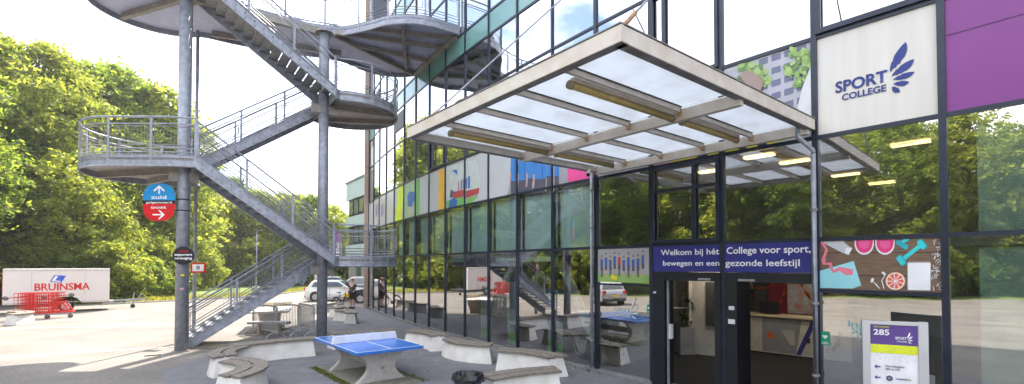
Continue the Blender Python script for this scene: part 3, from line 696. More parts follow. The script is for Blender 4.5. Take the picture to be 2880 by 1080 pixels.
# ---------------------------------------------------------------- signs on the column
def disc(c,w,h,n=40,e=2.0):
    return [(c[0]+math.copysign(abs(math.cos(2*PI*k/n))**(2/e),math.cos(2*PI*k/n))*w/2,c[1]+math.copysign(abs(math.sin(2*PI*k/n))**(2/e),math.sin(2*PI*k/n))*h/2) for k in range(n)]
def plane_poly(mb,pts,org,xd,off,mat,th=.0):
    xd=Vector(xd);n=xd.cross(V(0,0,1));P=[Vector(org)+xd*p[0]+V(0,0,p[1])+n*off for p in pts]
    if th: mb.slab(P,n,th,mat)
    else: mb.add(P,[tuple(range(len(P)))],mat)
SKY=M('sign_sky_blue',(.01,.25,.55),.35);SRED=M('sign_red',(.6,.01,.015),.35);SBL=M('sign_black',(.012,.013,.02),.4);SW=M('sign_white',(.8,.8,.8),.4)
xd=V(1,0,0)
c0=gy(449,569,13.85);sg=thing('oval_direction_sign','blue and red oval sign with white arrows, strapped to the big column','sign',(c0[0],c0[1],c0[2]-.55))
W2,H2=.93,1.08
full=disc((0,0),W2,H2,48,2.9)
def clip(pts,zmin,zmax): return [(x,min(max(y,zmin),zmax)) for x,y in pts]
mb=MB();plane_poly(mb,full,c0,xd,0,STEEL,.02);mb.build('plate',STEEL,sg)
mb=MB();plane_poly(mb,clip(full,.055,9),c0,xd,.022,SKY);plane_poly(mb,clip(full,-.045,.055),c0,xd,.0225,SBL);plane_poly(mb,clip(full,-9,-.045),c0,xd,.023,SRED);mb.build('sign_face',None,sg)
def stxt(t,x,z,w,h,mat,org,par,off=.026,bold=.015,sp=1.0): return text(t,Vector(org)+xd*x+V(0,0,z)+V(0,-1,0)*off,xd,(0,0,1),h,w,mat,par,th=.002,bold=bold,space=sp)
stxt('zuid',-.23,.1,.44,.1,SW,c0,sg,.026,.03);stxt('galgenwaard',-.37,-.032,.74,.06,SW,c0,sg,.027,.02);stxt('oost',-.23,-.185,.44,.085,SW,c0,sg,.026,.03)
mb=MB()
plane_poly(mb,[(-.02,.24),(.02,.24),(.02,.47),(-.02,.47)],c0,xd,.027,SW);plane_poly(mb,[(0,.49),(.17,.34),(.13,.31),(0,.425),(-.13,.31),(-.17,.34)],c0,xd,.0275,SW)
plane_poly(mb,[(-.18,-.34),(.1,-.34),(.1,-.38),(-.18,-.38)],c0,xd,.027,SW);plane_poly(mb,[(.17,-.36),(.03,-.23),(-.02,-.23),(.1,-.36),(-.02,-.49),(.03,-.49)],c0,xd,.0275,SW)
mb.build('arrows',SW,sg)
mb=MB()
for z in (.1,-.22): mb.tube([(A_.x+.178*math.cos(k*PI/8),A_.y+.178*math.sin(k*PI/8),c0[2]+z) for k in range(16)],.018,5,close=True);mb.bar((A_.x-.1,A_.y-.16,c0[2]+z),(c0[0],c0[1],c0[2]+z),.02,.03)
mb.build('straps',SBL,sg)
c1=gy(517,719,13.86);s2=thing('round_supporters_sign','black round sign reading oost supporters vereniging on the steel column','sign',(c1[0],c1[1],c1[2]-.3))
mb=MB();plane_poly(mb,disc((0,0),.62,.52),c1,xd,0,SBL,.02);mb.build('plate',SBL,s2)
stxt('oost',-.13,.1,.27,.07,SRED,c1,s2,.024,.03);stxt('supporters',-.25,.0,.5,.07,SW,c1,s2,.024,.03);stxt('vereniging',-.25,-.105,.5,.07,SW,c1,s2,.024,.03)
c2=gy(558,753,16.2);s3=thing('red_bordered_sign','small white sign with a red border on the thin steel post','sign',(c2[0],c2[1],c2[2]-.17))
mb=MB();mb.box((c2[0],c2[1],c2[2]),(.51,.02,.33));mb.build('plate',SRED,s3);mb=MB();mb.box((c2[0],c2[1]-.013,c2[2]),(.38,.01,.23));mb.build('sign_face',SW,s3)
mb=MB();mb.tube([(c2[0]+.05*math.cos(k*PI/5),c2[1]-.022,c2[2]+.06*math.sin(k*PI/5)) for k in range(10)],.012,4,close=True);mb.box((c2[0],c2[1]-.022,c2[2]),(.1,.008,.025));mb.build('symbol',SBL,s3)
for (px,py,col,nm,lb_) in ((513,774,(.7,.5,.02),'sticker','small yellow sticker on the steel column'),(511,812,(.6,.25,.3),'sticker','small pink sticker low on the steel column')):
    q=gy(px,py,13.9);MB().box((q[0],13.905,q[2]),(.1,.01,.06),.1).build(nm,M('stk%d'%px,col),st)
# ================================================================ CANOPY
cz=4.70
c1_=V(1.07,4.70);c2_=V(-1.77,8.24);c3_=V(4.92,7.83);c4_=V(1.86,11.3)
c3_=fp(1,.98,0,.06);c3_.z=0
ud=(c2_-c1_).normalized();vd=V(-ud.y,ud.x)*-1   # towards the facade
if vd.x<0: vd=-vd
LA=(c2_-c1_).length;LB=(c3_-c1_).dot(vd);LB2=LB-.12
cn=thing('entrance_canopy','white steel and frosted glass canopy with yellowed tube lamps hanging over the entrance','canopy',(2,8,cz))
Q=lambda u,v,z=0:c1_+ud*u+vd*v+V(0,0,cz+z)
def cb(a,b,w,h,name,mat=WHITEP,par=cn): return MB().bar(a,b,w,h).build(name,mat,par)
# edge fascias: channel shape
for a,b in ((Q(-.03,0,.085),Q(LA+.03,0,.085)),(Q(0,.03,.085),Q(0,LB,.085)),(Q(LA,.03,.06),Q(LA,LB2,.06))):
    cb(a,b,.05,.17,'edge_beam')
    d=(b-a).normalized();n=V(-d.y,d.x)
    c=Q(LA/2,LB/2,0);s=n if (c-a).dot(n)>0 else -n
    cb(a+s*.03+V(0,0,.1),b+s*.03+V(0,0,.1),.13,.012,'edge_flange',STEELD);cb(a+s*.04-V(0,0,.085),b+s*.04-V(0,0,.085),.11,.012,'edge_flange',STEELD)
cb(Q(.03,LB*.52,.0),Q(LA-.03,LB*.52,.0),.09,.16,'main_beam');cb(Q(.03,LB-.12,.0),Q(LA-.03,LB-.12,.0),.09,.16,'main_beam')
FROST=bpy.data.materials.new('frosted_glass_sheet');FROST.use_nodes=True
nt=FROST.node_tree;N=nt.nodes;L=nt.links;b=N['Principled BSDF'];b.inputs['Roughness'].default_value=.35
t=N.new('ShaderNodeBsdfTranslucent');t.inputs[0].default_value=(.8,.88,.95,1);mx=N.new('ShaderNodeMixShader');mx.inputs[0].default_value=.7
tc=N.new('ShaderNodeTexCoord');n=N.new('ShaderNodeTexNoise');n.inputs['Scale'].default_value=2.6;n.inputs['Detail'].default_value=9;rp=N.new('ShaderNodeValToRGB');rp.color_ramp.elements[0].position=.22;rp.color_ramp.elements[0].color=(.8,.82,.82,1);rp.color_ramp.elements[1].position=.55;rp.color_ramp.elements[1].color=(.92,.95,.98,1)
L.new(tc.outputs['Object'],n.inputs['Vector']);L.new(n.outputs['Fac'],rp.inputs[0]);L.new(rp.outputs[0],t.inputs[0]);L.new(rp.outputs[0],b.inputs['Base Color']);L.new(b.outputs[0],mx.inputs[1]);L.new(t.outputs[0],mx.inputs[2]);L.new(mx.outputs[0],N['Material Output'].inputs[0])
nb=5
for k in range(nb):
    u0=LA*k/nb+.03;u1=LA*(k+1)/nb-.03
    for v0,v1 in ((.06,LB*.52-.05),(LB*.52+.05,LB-.18)):
        if k==nb-1: u1=LA-.06
        MB().slab([Q(u0,v0,.11),Q(u1,v0,.11),Q(u1,v1,.11),Q(u0,v1,.11)],(0,0,1),.012).build('glass_sheet',FROST,cn)
    if k:
        u=LA*k/nb
        for v0,v1 in ((.05,LB*.52-.06),(LB*.52+.06,LB-.2)):
            cb(Q(u,v0,.065),Q(u,v1,.065),.05,.07,'purlin');cb(Q(u,v0,.107),Q(u,v1,.107),.09,.012,'glazing_strip',BLACK)
            MB().box(tuple(Q(u,v1+.01,.03)),(.09,.06,.1),math.atan2(vd.y,vd.x)).build('cleat',M('rusty_cleat',(.5,.4,.28),.7,0,.5,20,col2=(.4,.2,.06)),cn)
TUBE=M('yellowed_lamp_tube',(.42,.33,.12),.4,0,.2,8)
for u,v0,v1 in ((LA*.2+.12,.35,LB*.5),(LA*.8+.12,.35,LB*.5),(LA*.2+.12,LB*.56,LB*.9),(LA*.8+.12,LB*.56,LB*.9)):
    l=cb(Q(u-.03,v0,.02),Q(u-.03,v1,.02),.07,.05,'lamp_housing',WHITEP);MB().tube([Q(u,v0,-.035),Q(u,v1,-.035)],.045,10).build('lamp_tube',TUBE,l,True)
    for v in (v0,v1): MB().tube([Q(u,v-.03,-.035),Q(u,v+.03,-.035)],.052,10).build('lamp_cap',M('lamp_cap',(.3,.25,.15)),l,True)
def rod(u,lab):
    a=Q(u,.12,.2);mb=MB();mb.tube([a,a+vd*3.9+V(0,0,3.9)],.014,8);r=mb.build('suspension_rod',STEEL,cn,True)
    MB().tube([a,a+vd*.28+V(0,0,.28)],.026,8).build('turnbuckle',M('rusty_steel',(.35,.22,.12),.7,.2,.4,15),r);MB().box(tuple(a-V(0,0,.02)),(.14,.1,.12),.9).build('lug',WHITEP,cn)
rod(.12,0);rod(LA-.25,0)
# camera on the canopy's far corner
p=Vector(gz(1655,487,4.55));cc=thing('security_camera','small white bullet camera under the far corner of the canopy','camera',tuple(p))
d=V(-.2,-.95,-.45).normalized();MB().tube([p+d*-.12,p+d*.14],.05,12).build('housing',M('cam_white',(.6,.56,.5)),cc,True);MB().tube([p+d*.141,p+d*.15],.04,12).build('lens',BLACK,cc);MB().bar(p+d*-.1,p+V(.05,.08,.14),.03,.03).build('bracket',WHITEP,cc)
# ================================================================ GROUND
def groundmat():
    m,nt,N,L,b=nmat('paving');b.inputs['Roughness'].default_value=.85
    tc=N.new('ShaderNodeTexCoord');n1=N.new('ShaderNodeTexNoise');n1.inputs['Scale'].default_value=.5;n1.inputs['Detail'].default_value=8
    n2=N.new('ShaderNodeTexNoise');n2.inputs['Scale'].default_value=9;n2.inputs['Detail'].default_value=6
    br=N.new('ShaderNodeTexBrick');br.inputs['Scale'].default_value=1;br.inputs['Brick Width'].default_value=.21;br.inputs['Row Height'].default_value=.105;br.inputs['Mortar Size'].default_value=.006
    br.inputs['Color1'].default_value=(.225,.207,.188,1);br.inputs['Color2'].default_value=(.213,.196,.178,1);br.inputs['Mortar'].default_value=(.18,.167,.152,1)
    mp=N.new('ShaderNodeMapping');mp.inputs['Rotation'].default_value=(0,0,R(38));L.new(tc.outputs['Object'],mp.inputs[0]);L.new(mp.outputs[0],br.inputs['Vector'])
    L.new(tc.outputs['Object'],n1.inputs['Vector']);L.new(tc.outputs['Object'],n2.inputs['Vector'])
    r1=N.new('ShaderNodeValToRGB');r1.color_ramp.elements[0].position=.32;r1.color_ramp.elements[0].color=(.7,.69,.7,1);r1.color_ramp.elements[1].position=.68;r1.color_ramp.elements[1].color=(1.1,1.08,1.05,1)
    r2=N.new('ShaderNodeValToRGB');r2.color_ramp.elements[0].position=.35;r2.color_ramp.elements[0].color=(.85,.85,.85,1);r2.color_ramp.elements[1].position=.75;r2.color_ramp.elements[1].color=(1.12,1.12,1.12,1)
    L.new(n1.outputs['Fac'],r1.inputs[0]);L.new(n2.outputs['Fac'],r2.inputs[0])
    a=N.new('ShaderNodeMixRGB');a.blend_type='MULTIPLY';a.inputs[0].default_value=1;c=N.new('ShaderNodeMixRGB');c.blend_type='MULTIPLY';c.inputs[0].default_value=1
    L.new(br.outputs['Color'],a.inputs[1]);L.new(r1.outputs[0],a.inputs[2]);L.new(a.outputs[0],c.inputs[1]);L.new(r2.outputs[0],c.inputs[2]);L.new(c.outputs[0],b.inputs['Base Color'])
    bp=N.new('ShaderNodeBump');bp.inputs['Strength'].default_value=.25;bp.inputs['Distance'].default_value=.01;L.new(n2.outputs['Fac'],bp.inputs['Height']);L.new(bp.outputs[0],b.inputs['Normal'])
    return m
mb=MB();mb.add([(-95,-85,0),(60,-85,0),(60,150,0),(-95,150,0)],[(0,1,2,3)]);o=mb.build('ground',groundmat());o['kind']='structure'
def sheet(name,poly,z,mat,kind='structure'):
    o=MB().prism(poly,z-.003,z).build(name,mat);o['kind']=kind;return o
sheet('asphalt_forecourt',[(7.5,3),(-2.6,3),(-5.6,8.2),(-8.3,11.4),(-8.6,16),(-8.9,22),(-9.0,30),(-7,30),(-3,22)],.004,M('asphalt',(.19,.187,.2),.9,0,.14,2.2,bump=.3,col2=(.13,.128,.142),detail=9))
GR=M('grass_blades_base',(.13,.19,.03),.9,0,.3,3)
sheet('grass_verge',[(-75,30.6),(-36,31),(-25.5,31.5),(-20.5,38.5),(-20,50),(-21.5,64),(-8,66),(-4,120),(-75,120)],.005,GR)
sheet('grass_verge',[(-26.5,-60),(-26.5,18),(-36,31),(-75,31),(-75,-60)],.006,GR)
# grass tufts along the verge front
rng=np.random.default_rng(3)
mb=MB();E_=[(-36,31),(-25.5,31.5),(-20.5,38.5),(-20,50),(-21.5,64),(-8,66)]
for k in range(5200):
    s=rng.random()*(len(E_)-1);i=int(s);t=s-i;x=E_[i][0]*(1-t)+E_[i+1][0]*t-rng.random()*2.2;yv=E_[i][1]*(1-t)+E_[i+1][1]*t+rng.random()*2.4;h=.12+rng.random()*.3;a=rng.random()*3.1;w=.05
    mb.add([(x-w*math.cos(a),yv-w*math.sin(a),0),(x+w*math.cos(a),yv+w*math.sin(a),0),(x+(rng.random()-.5)*.2,yv,h)],[(0,1,2)])
mb.build('grass',leafmat('grass_leaf',(.18,.22,.03),(.4,.33,.08),(1.2,1.2,.8)))['kind']='stuff'
mb=MB();mo=MB()
for k in range(420):
    i=3+int(rng.random()*14);p=fp(i,rng.random(),0,.06+rng.random()**2*.22);h=.02+rng.random()**3*.13;a=rng.random()*3.1;w=.012
    mb.add([(p.x-w*math.cos(a),p.y-w*math.sin(a),0),(p.x+w*math.cos(a),p.y+w*math.sin(a),0),(p.x+(rng.random()-.5)*.06,p.y+(rng.random()-.5)*.06,h)],[(0,1,2)])
td_=V(-1.46,1.79,0).normalized();tn_=V(-td_.y,td_.x,0)
for k in range(900):
    u=rng.uniform(-1.5,1.5);v=(rng.random()**2*.14+.66)*(1 if rng.random()<.75 else -1);p=V(-3.36,11.12)+td_*u+tn_*v;h=.01+rng.random()**2*.04;a=rng.random()*3.1;w=.02
    mb.add([(p.x-w*math.cos(a),p.y-w*math.sin(a),.005),(p.x+w*math.cos(a),p.y+w*math.sin(a),.005),(p.x,p.y,h+.02)],[(0,1,2)])
mb.build('weeds',leafmat('weed_leaf',(.1,.14,.03),(.22,.24,.06),(1.2,1.2,.8)))['kind']='stuff'
sd=thing('ground_studs','short row of small dark studs in the sunlit paving left of the big column','studs',tuple(gz(430,999,0)))
for k in range(7):
    q=gz(410+k*6.5,1001-k*.5,.01);MB().box(q,(.05,.05,.02)).build('stud',BLACK,sd)
# scattered litter and chalky spots on the forecourt
mb=MB()
for k in range(140):
    x_=rng.uniform(-8,3);y_=rng.uniform(8.5,17);s_=rng.uniform(.01,.045);mb.add([(x_+s_*math.cos(j*1.26)*rng.uniform(.5,1.3),y_+s_*math.sin(j*1.26)*rng.uniform(.5,1.3),.0065) for j in range(5)],[(0,1,2,3,4)])
mb.build('gum_spots',M('gum_grey',(.33,.33,.33)))['kind']='stuff'
# kerb
mb=MB();K=[V(-26.5,31.2),V(-25.4,31.5),V(-20.4,38.5),V(-19.9,50),V(-21.4,64),V(-8,66)]
for i in range(len(K)-1): mb.bar(K[i]+V(0,0,.05),K[i+1]+V(0,0,.05),.15,.1)
mb.build('kerb',CONC)['kind']='structure'
# painted lines on the square
LINE=M('worn_line_paint',(.62,.6,.57),.8,0,.2,8)
mb=MB()
for a,b in (((-14,13.1),(-9.8,15.2)),((-22,18.5),(-12,21.2)),((-30,24.5),(-26,25.6))): 
    a=V(*a);b=V(*b);d=(b-a).normalized();n=V(-d.y,d.x)*.05;mb.add([a-n+V(0,0,.0045),b-n+V(0,0,.0045),b+n+V(0,0,.0045),a+n+V(0,0,.0045)],[(0,1,2,3)])
mb.build('painted_lines',LINE)['kind']='structure'
# brown strip crossed by tan bars at the foot of the stairs
dg=thing('drain_grating','brown strip with tan bars on the ground at the foot of the stairs','grating',(-9.2,15,0))
a=Vector(gz(560,973,.008));b=Vector(gz(700,973,.008))
MB().bar((a.x,a.y,.004),(b.x,b.y,.004),.85,.006).build('frame',M('strip_brown',(.16,.12,.09),.8,0,.3,8),dg)
mb=MB()
for k in range(34):
    p=a.lerp(b,(k+.5)/34)
    if k%5!=4: mb.bar((p.x,p.y-.36,.014),(p.x,p.y+.36,.014),.028,.014)
mb.build('bars',M('bar_tan',(.42,.36,.27),.7),dg)
# ================================================================ FURNITURE
def bench(p0,p1,bulge,r,label,z=.0,w=.5,h=.42):
    p0=V(*p0);p1=V(*p1);ch=p1-p0;mid=(p0+p1)/2;l=ch.length/2;n=V(-ch.y,ch.x).normalized()
    if n.dot(V(*bulge))<0:n=-n
    c=mid-n*math.sqrt(max(0,r*r-l*l));a0=math.atan2(p0.y-c.y,p0.x-c.x);a1=math.atan2(p1.y-c.y,p1.x-c.x)
    da=(a1-a0+PI)%(2*PI)-PI;N_=12
    o=thing('curved_bench',label,'bench',(mid.x,mid.y,0),'curved concrete benches with wooden tops')
    mb=MB();bt=[];tp=[]
    def P(rad,a,z): return V(c.x+rad*math.cos(a),c.y+rad*math.sin(a),z)
    vs=[]
    tt=.05*(1 if da>0 else -1)/r
    for k in range(N_+1):
        a=a0+da*k/N_;e=(-1 if k==0 else 1 if k==N_ else 0)
        ao=a+e*tt*1.6
        vs+= [P(r-w/2-.02,ao,0),P(r+w/2+.02,ao,0),P(r+w/2-.07,a,h),P(r-w/2+.07,a,h)]
    fs=[]
    for k in range(N_):
        b=k*4
        for j in range(4): fs.append((b+j,b+(j+1)%4,b+4+(j+1)%4,b+4+j))
    fs+= [(3,2,1,0),(N_*4,N_*4+1,N_*4+2,N_*4+3)]
    mb.add(vs,fs);mb.build('concrete_base',CONCW,o,bevel=.012)
    ins=.02*(1 if da>0 else -1)
    for r0,r1 in ((r-w/2-.01,r-.02),(r+.02,r+w/2+.01)):
        mb=MB();vs=[];fs=[]
        for k in range(N_+1):
            a=a0-ins+(da+2*ins)*k/N_;vs+= [P(r0,a,h+.012),P(r1,a,h+.012),P(r1,a,h+.055),P(r0,a,h+.055)]
        for k in range(N_):
            b=k*4
            for j in range(4): fs.append((b+j,b+(j+1)%4,b+4+(j+1)%4,b+4+j))
        fs+= [(3,2,1,0),(N_*4,N_*4+1,N_*4+2,N_*4+3)]
        mb.add(vs,fs);mb.build('seat_plank',WOOD,o,bevel=.006)
    # feet between base and plank
    mb=MB()
    for t in (.2,.5,.8): q=P(r,a0+da*t,h+.004);mb.box(tuple(q),(w*.7,.06,.016),a0+da*t)
    mb.build('spacer',BLACK,o)
    return o
bench((-6.15,10.5),(-5.2,8.95),(1,.3),1.22,'nearest curved bench at lower left, its wooden top curling right like a hook',w=.56)
bench((-6.5,10.95),(-6.85,12.3),(-1,-.2),1.15,'curved bench behind the nearest one, its open side facing the long straight bench',w=.54)
bench((-7.05,12.3),(-5.6,13.55),(-.5,.6),4,'long almost straight bench with a broad white side in front of the crowd barriers',h=.44)
bench((-5.4,14.55),(-3.8,15.25),(-.5,1),3.2,'bench hidden behind the blue table tennis table, left end by the steel column')
bench((-3.25,15.2),(-2.15,14.15),(1,1),1.5,'bench beyond the blue table tennis table with its mossy end against the glass wall')
bench((-1.7,13.5),(-.55,12.5),(-.8,-1),1.5,'bench in front of the glass wall between the table tennis table and the banners')
bench((-.3,11.75),(1.0,10.85),(.8,1),1.7,'bench beside the drainpipe with a broad white curved side')
bench((-.45,8.85),(.85,9.55),(-.3,1),3,'nearest bench at the bottom centre, beside the blue litter bin')
bench((-6.95,20.75),(-8.0,22.1),(.4,1),1.4,'small looking bench end on, beyond the steel column in the shade')
bench((-8.6,23.2),(-9.0,24.8),(1,0),1.6,'bench partly hidden behind the end-on bench, left of the person with the bicycle')
bench((-10.4,25.4),(-10.1,27.0),(1,0),1.6,'farthest sunlit bench showing just right of the second column')
bench((-20.95,20.2),(-22.3,21.6),(.8,.6),1.4,'sunlit bench at the far left in front of the red trolleys',w=.55)
bench((-22.4,20.0),(-23.9,21.2),(.4,1),2,'sunlit bench at the left edge carrying grey rubbish bags')
# table tennis tables
def tt_table(c,rz,label,topm,lab2,legm,netm):
    o=thing('table_tennis_table',label,'table tennis table',(0,0,0))
    MB().box((0,0,.73),(2.7,1.5,.06)).build('table_top',topm,o,bevel=.012)
    mb=MB();mb.box((0,0,.7635),(2.7,.02,.004));
    for s in (-1,1): mb.box((0,s*.735,.7635),(2.7,.02,.004));mb.box((s*1.335,0,.7635),(.02,1.44,.0035))
    mb.build('painted_line',M('tt_line',(.7,.72,.75)),o)
    mb=MB();mb.slab([V(.01,-.78,.76),V(.01,.78,.76),V(.01,.74,.93),V(.01,-.74,.93)],(1,0,0),.05);mb.build('net_plate',netm,o,bevel=.01)
    for s in (-1,1):      # curved concrete end supports
        mb=MB();prof=[]
        for k in range(13):
            t=k/12;z=.70*t;w_=.30+.32*abs(2*t-.95)**1.8;prof.append((w_,z))
        L_=[(-w_,z) for w_,z in prof];Rr=[(w_,z) for w_,z in reversed(prof)];pl=L_+Rr
        n=len(pl);x0=s*.82-.07;x1=s*.82+.07
        vs=[(x0,p[0],p[1]) for p in pl]+[(x1,p[0],p[1]) for p in pl];fs=[]
        m=len(prof)
        for k in range(m-1):
            a,b=k,k+1;c_,d_=n-1-k,n-2-k;fs+= [(a,b,d_,c_),(n+a,n+c_,n+d_,n+b)]
        for k in range(n): fs.append((k,n+k,n+(k+1)%n,(k+1)%n))
        mb.add(vs,fs);lg=mb.build('leg',legm,o,bevel=.01)
        MB().tube([(x0-.01 if s<0 else x1-.0,0,.3),(x0-.0 if s<0 else x1+.01,0,.3)],.035,12).build('bolt_hole',STEELD,lg)
    MB().box((0,0,.35),(1.5,.14,.16)).build('crossbeam',legm,o)
    MB().box((0,0,.012),(2.9,1.3,.02)).build('base_slab',M('mossy_slab',(.26,.24,.2),.9,0,.3,6,col2=(.17,.16,.11)),o)
    place(o,c,rz);return o
TB=M('table_blue',(.03,.17,.62),.22,0,.06,3)
tt_table((-3.32,11.15,0),math.atan2(.775,-.632),'blue topped table tennis table with concrete legs in the middle of the forecourt','',None,None,None) if False else None
o=tt_table((-3.36,11.12,0),math.atan2(1.79,-1.46),'blue topped table tennis table with concrete legs in the middle of the forecourt',TB,'',CONC,M('net_white',(.75,.76,.78),.3))
o2=thing('white_table','white topped concrete table with a plate in shaded beige at its far end, behind the crowd barriers','table',(0,0,0))
MB().box((0,0,.73),(2.75,1.45,.08)).build('table_top',M('top_white',(.8,.77,.72),.5),o2,bevel=.012)
MB().box((0,0,.34),(1.7,.55,.68),taper=1.25).build('pedestal',M('pedestal_beige',(.5,.44,.36),.8),o2,bevel=.02)
MB().box((1.15,0,.86),(.07,1.45,.17)).build('end_plate',M('net_shaded_beige',(.5,.4,.28),.6),o2,bevel=.01)  # the net's shaded face is put into its beige colour
place(o2,(-9.75,19.5,0),math.atan2(.9,-.36))
sb=thing('low_slab','low grey slab on two feet between the crowd barriers and the white table','bench',(-8.75,17.6,0))  # thin grey slab held low over the ground on two feet
MB().box((-8.85,17.6,.42),(1.45,.36,.09)).build('slab_top',M('slab_grey',(.36,.35,.38)),sb,bevel=.01)
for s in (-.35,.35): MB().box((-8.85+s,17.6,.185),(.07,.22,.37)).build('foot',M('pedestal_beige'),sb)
# crowd barriers
BAR=M('barrier_zinc',(.42,.41,.4),.5,.3,.2,6)
def barrier(label):
    o=thing('crowd_barrier',label,'barrier',(0,0,0),'crowd barriers standing behind the long bench');L_=2.1;H=1.08
    mb=MB();c=.12
    fr=[(-L_/2,0,.2)]+[(-L_/2,0,H-c),(-L_/2+c*.3,0,H-c*.3),(-L_/2+c,0,H),(L_/2-c,0,H),(L_/2-c*.3,0,H-c*.3),(L_/2,0,H-c)]+[(L_/2,0,.2)]
    mb.tube(fr,.028,6,close=True);mb.build('frame',BAR,o)
    mb=MB()
    for k in range(1,18): x=-L_/2+L_*k/18;mb.tube([(x,0,.2),(x,0,H)],.013,5)
    mb.build('bars',BAR,o)
    for s in (-1,1): MB().tube([(s*(L_/2-.12),-.32,.01),(s*(L_/2-.12),-.2,.13),(s*(L_/2-.12),0,.2),(s*(L_/2-.12),.2,.13),(s*(L_/2-.12),.32,.01)],.022,6).build('foot',BAR,o)
    return o
b0=barrier('leftmost crowd barrier, turned nearly end on, of three behind the long bench')
p0=Vector(gz(697,945,0));p1=Vector(gz(768,962,0))
def setb(o,p,q): m=(p+q)/2;place(o,(m.x,m.y,0),math.atan2(q.y-p.y,q.x-p.x))
bs=[b0,copy_tree(b0),copy_tree(b0)]
setb(bs[0],V(-9.75,18.1),V(-8.05,16.6));setb(bs[1],V(-9.3,18.6),V(-7.35,17.0));setb(bs[2],V(-8.1,18.3),V(-6.95,16.95))
bs[1]['label']='middle crowd barrier leaning close to the leftmost one behind the long bench';bs[2]['label']='rightmost crowd barrier, closest to the round steel column'
for b in bs[2:]: b.scale=(.85,1,1)
# litter bin
p=gz(1343,1108,0);lb=thing('litter_bin','blue litter bin with a black bag at the bottom centre','litter bin',(-.78,8.55,0))
mb=MB();mb.tube([(-.78,8.55,0),(-.78,8.55,.49)],[.2,.25],20,cap=False);mb.build('bin',M('bin_blue',(.02,.07,.3),.4),lb,True)
mb=MB();rr=random.Random(2);n=26
def ring(r,z,j=.02): return [(-.78+(r+rr.uniform(-j,j))*math.cos(2*PI*k/n),8.55+(r+rr.uniform(-j,j))*math.sin(2*PI*k/n),z+rr.uniform(-j,j)*.8) for k in range(n)]
rs=[ring(.275,.46,.02),ring(.29,.53,.015),ring(.27,.6,.012),ring(.22,.585,.01),ring(.19,.45,.02),ring(.02,.42,.01)]
for a,b in zip(rs,rs[1:]): mb.add(a+b,[(k,(k+1)%n,n+(k+1)%n,n+k) for k in range(n)])
mb.build('bag',M('bag_black',(.015,.015,.02),.25,0,.2,9),lb)
# information sign by the entrance
o=thing('information_sign','silver framed information board with purple top reading 285 beside the entrance','sign',(0,0,0))
sgx=V(4.80,6.62);sge=V(5.42,6.30);xd2=(sge-sgx).normalized();W=.70;T=1.76
o.location=(sgx.x,sgx.y,0)
SIL=M('silver_frame',(.55,.55,.57),.35,.5,.05,3)
def sbx(x0,x1,z0,z1,y0,y1,m,nm,par=o):
    n=xd2.cross(V(0,0,1));return MB().slab([sgx+xd2*x0+V(0,0,z0)+n*y0,sgx+xd2*x1+V(0,0,z0)+n*y0,sgx+xd2*x1+V(0,0,z1)+n*y0,sgx+xd2*x0+V(0,0,z1)+n*y0],n,y1-y0,m).build(nm,m,par)
sbx(0,.085,0,T,-.04,.04,SIL,'post');sbx(W-.1,W,0,T,-.04,.04,SIL,'post');sbx(.085,W-.1,T-.05,T-.005,-.035,.035,SIL,'frame_rail');sbx(.085,W-.1,.86,.905,-.035,.035,SIL,'frame_rail')
fc=sbx(.085,W-.1,.905,T-.05,-.03,.02,M('board_white',(.74,.73,.76),.3),'board');PUR=M('board_purple',(.09,.045,.22),.4);YL=M('board_yellow',(.62,.68,.02),.4)
sbx(.09,W-.105,1.44,T-.055,.0205,.0225,PUR,'purple_band',fc);sbx(.09,W-.105,1.325,1.44,.0206,.023,YL,'yellow_band',fc)
n_=xd2.cross(V(0,0,1))
def s_t(t,x,z,w,h,m,off=.024,bold=.015): return text(t,sgx+xd2*x+V(0,0,z)+n_*off,xd2,(0,0,1),h,w,m,fc,th=.002,bold=bold)
s_t('HERCULESPLEIN',.125,1.668,.17,.02,YL);s_t('285',.125,1.57,.17,.075,SW,bold=.025);s_t('SPORT',.36,1.52,.12,.035,SW);s_t('COLLEGE',.375,1.485,.105,.02,SW)
mb=MB()
for (x,z,dx,dz,w) in ((.485,1.535,.03,.085,.012),(.49,1.52,.05,.05,.01),(.492,1.505,.05,.015,.009),(.49,1.49,.04,-.012,.008)):
    feather(sgx+xd2*x+V(0,0,z)+n_*.0262,sgx+xd2*(x+dx)+V(0,0,z+dz)+n_*.0262,w,mb,n_)
mb.build('feather_emblem',SW,fc)
mb=MB()
for k in range(90):
    x=.1+rr.random()*.47;z=1.33-rr.random()*(.1 if k>30 else -.09);z=1.44-rr.random()*.22;d=xd2*.006+V(0,0,.006*(1 if k%2 else -1));p=sgx+xd2*x+V(0,0,z)+n_*.0255;mb.add([p-d,p-d+V(0,0,.003),p+d+V(0,0,.003),p+d],[(0,1,2,3)])
mb.build('dash_pattern',M('dash_grey',(.2,.2,.25)),fc)
for z in (1.14,.995):
    mb=MB();plane_poly(mb,[(0,0),(.035,.03),(.03,.009),(.07,.009),(.07,-.009),(.03,-.009),(.035,-.03)],sgx+xd2*.125+V(0,0,z),xd2,.0252,PUR);mb.build('arrow',PUR,fc)
s_t('Herculesplein',.25,1.145,.2,.026,PUR);s_t('303 en 315',.25,1.105,.15,.026,PUR);s_t('vitaliteits',.355,.985,.12,.026,PUR);s_t('lab',.478,.985,.04,.026,M('lab_green',(.15,.45,.1)))
mb=MB();plane_poly(mb,[(.04*math.cos(k*PI/3+PI/6),.04*math.sin(k*PI/3+PI/6)) for k in range(6)],sgx+xd2*.29+V(0,0,.995),xd2,.0252,PUR);plane_poly(mb,[(-.02,0),(0,.015),(.02,0),(0,-.015)],sgx+xd2*.29+V(0,0,.995),xd2,.0262,MATS['lab_green']);mb.build('hexagon_emblem',None,fc)
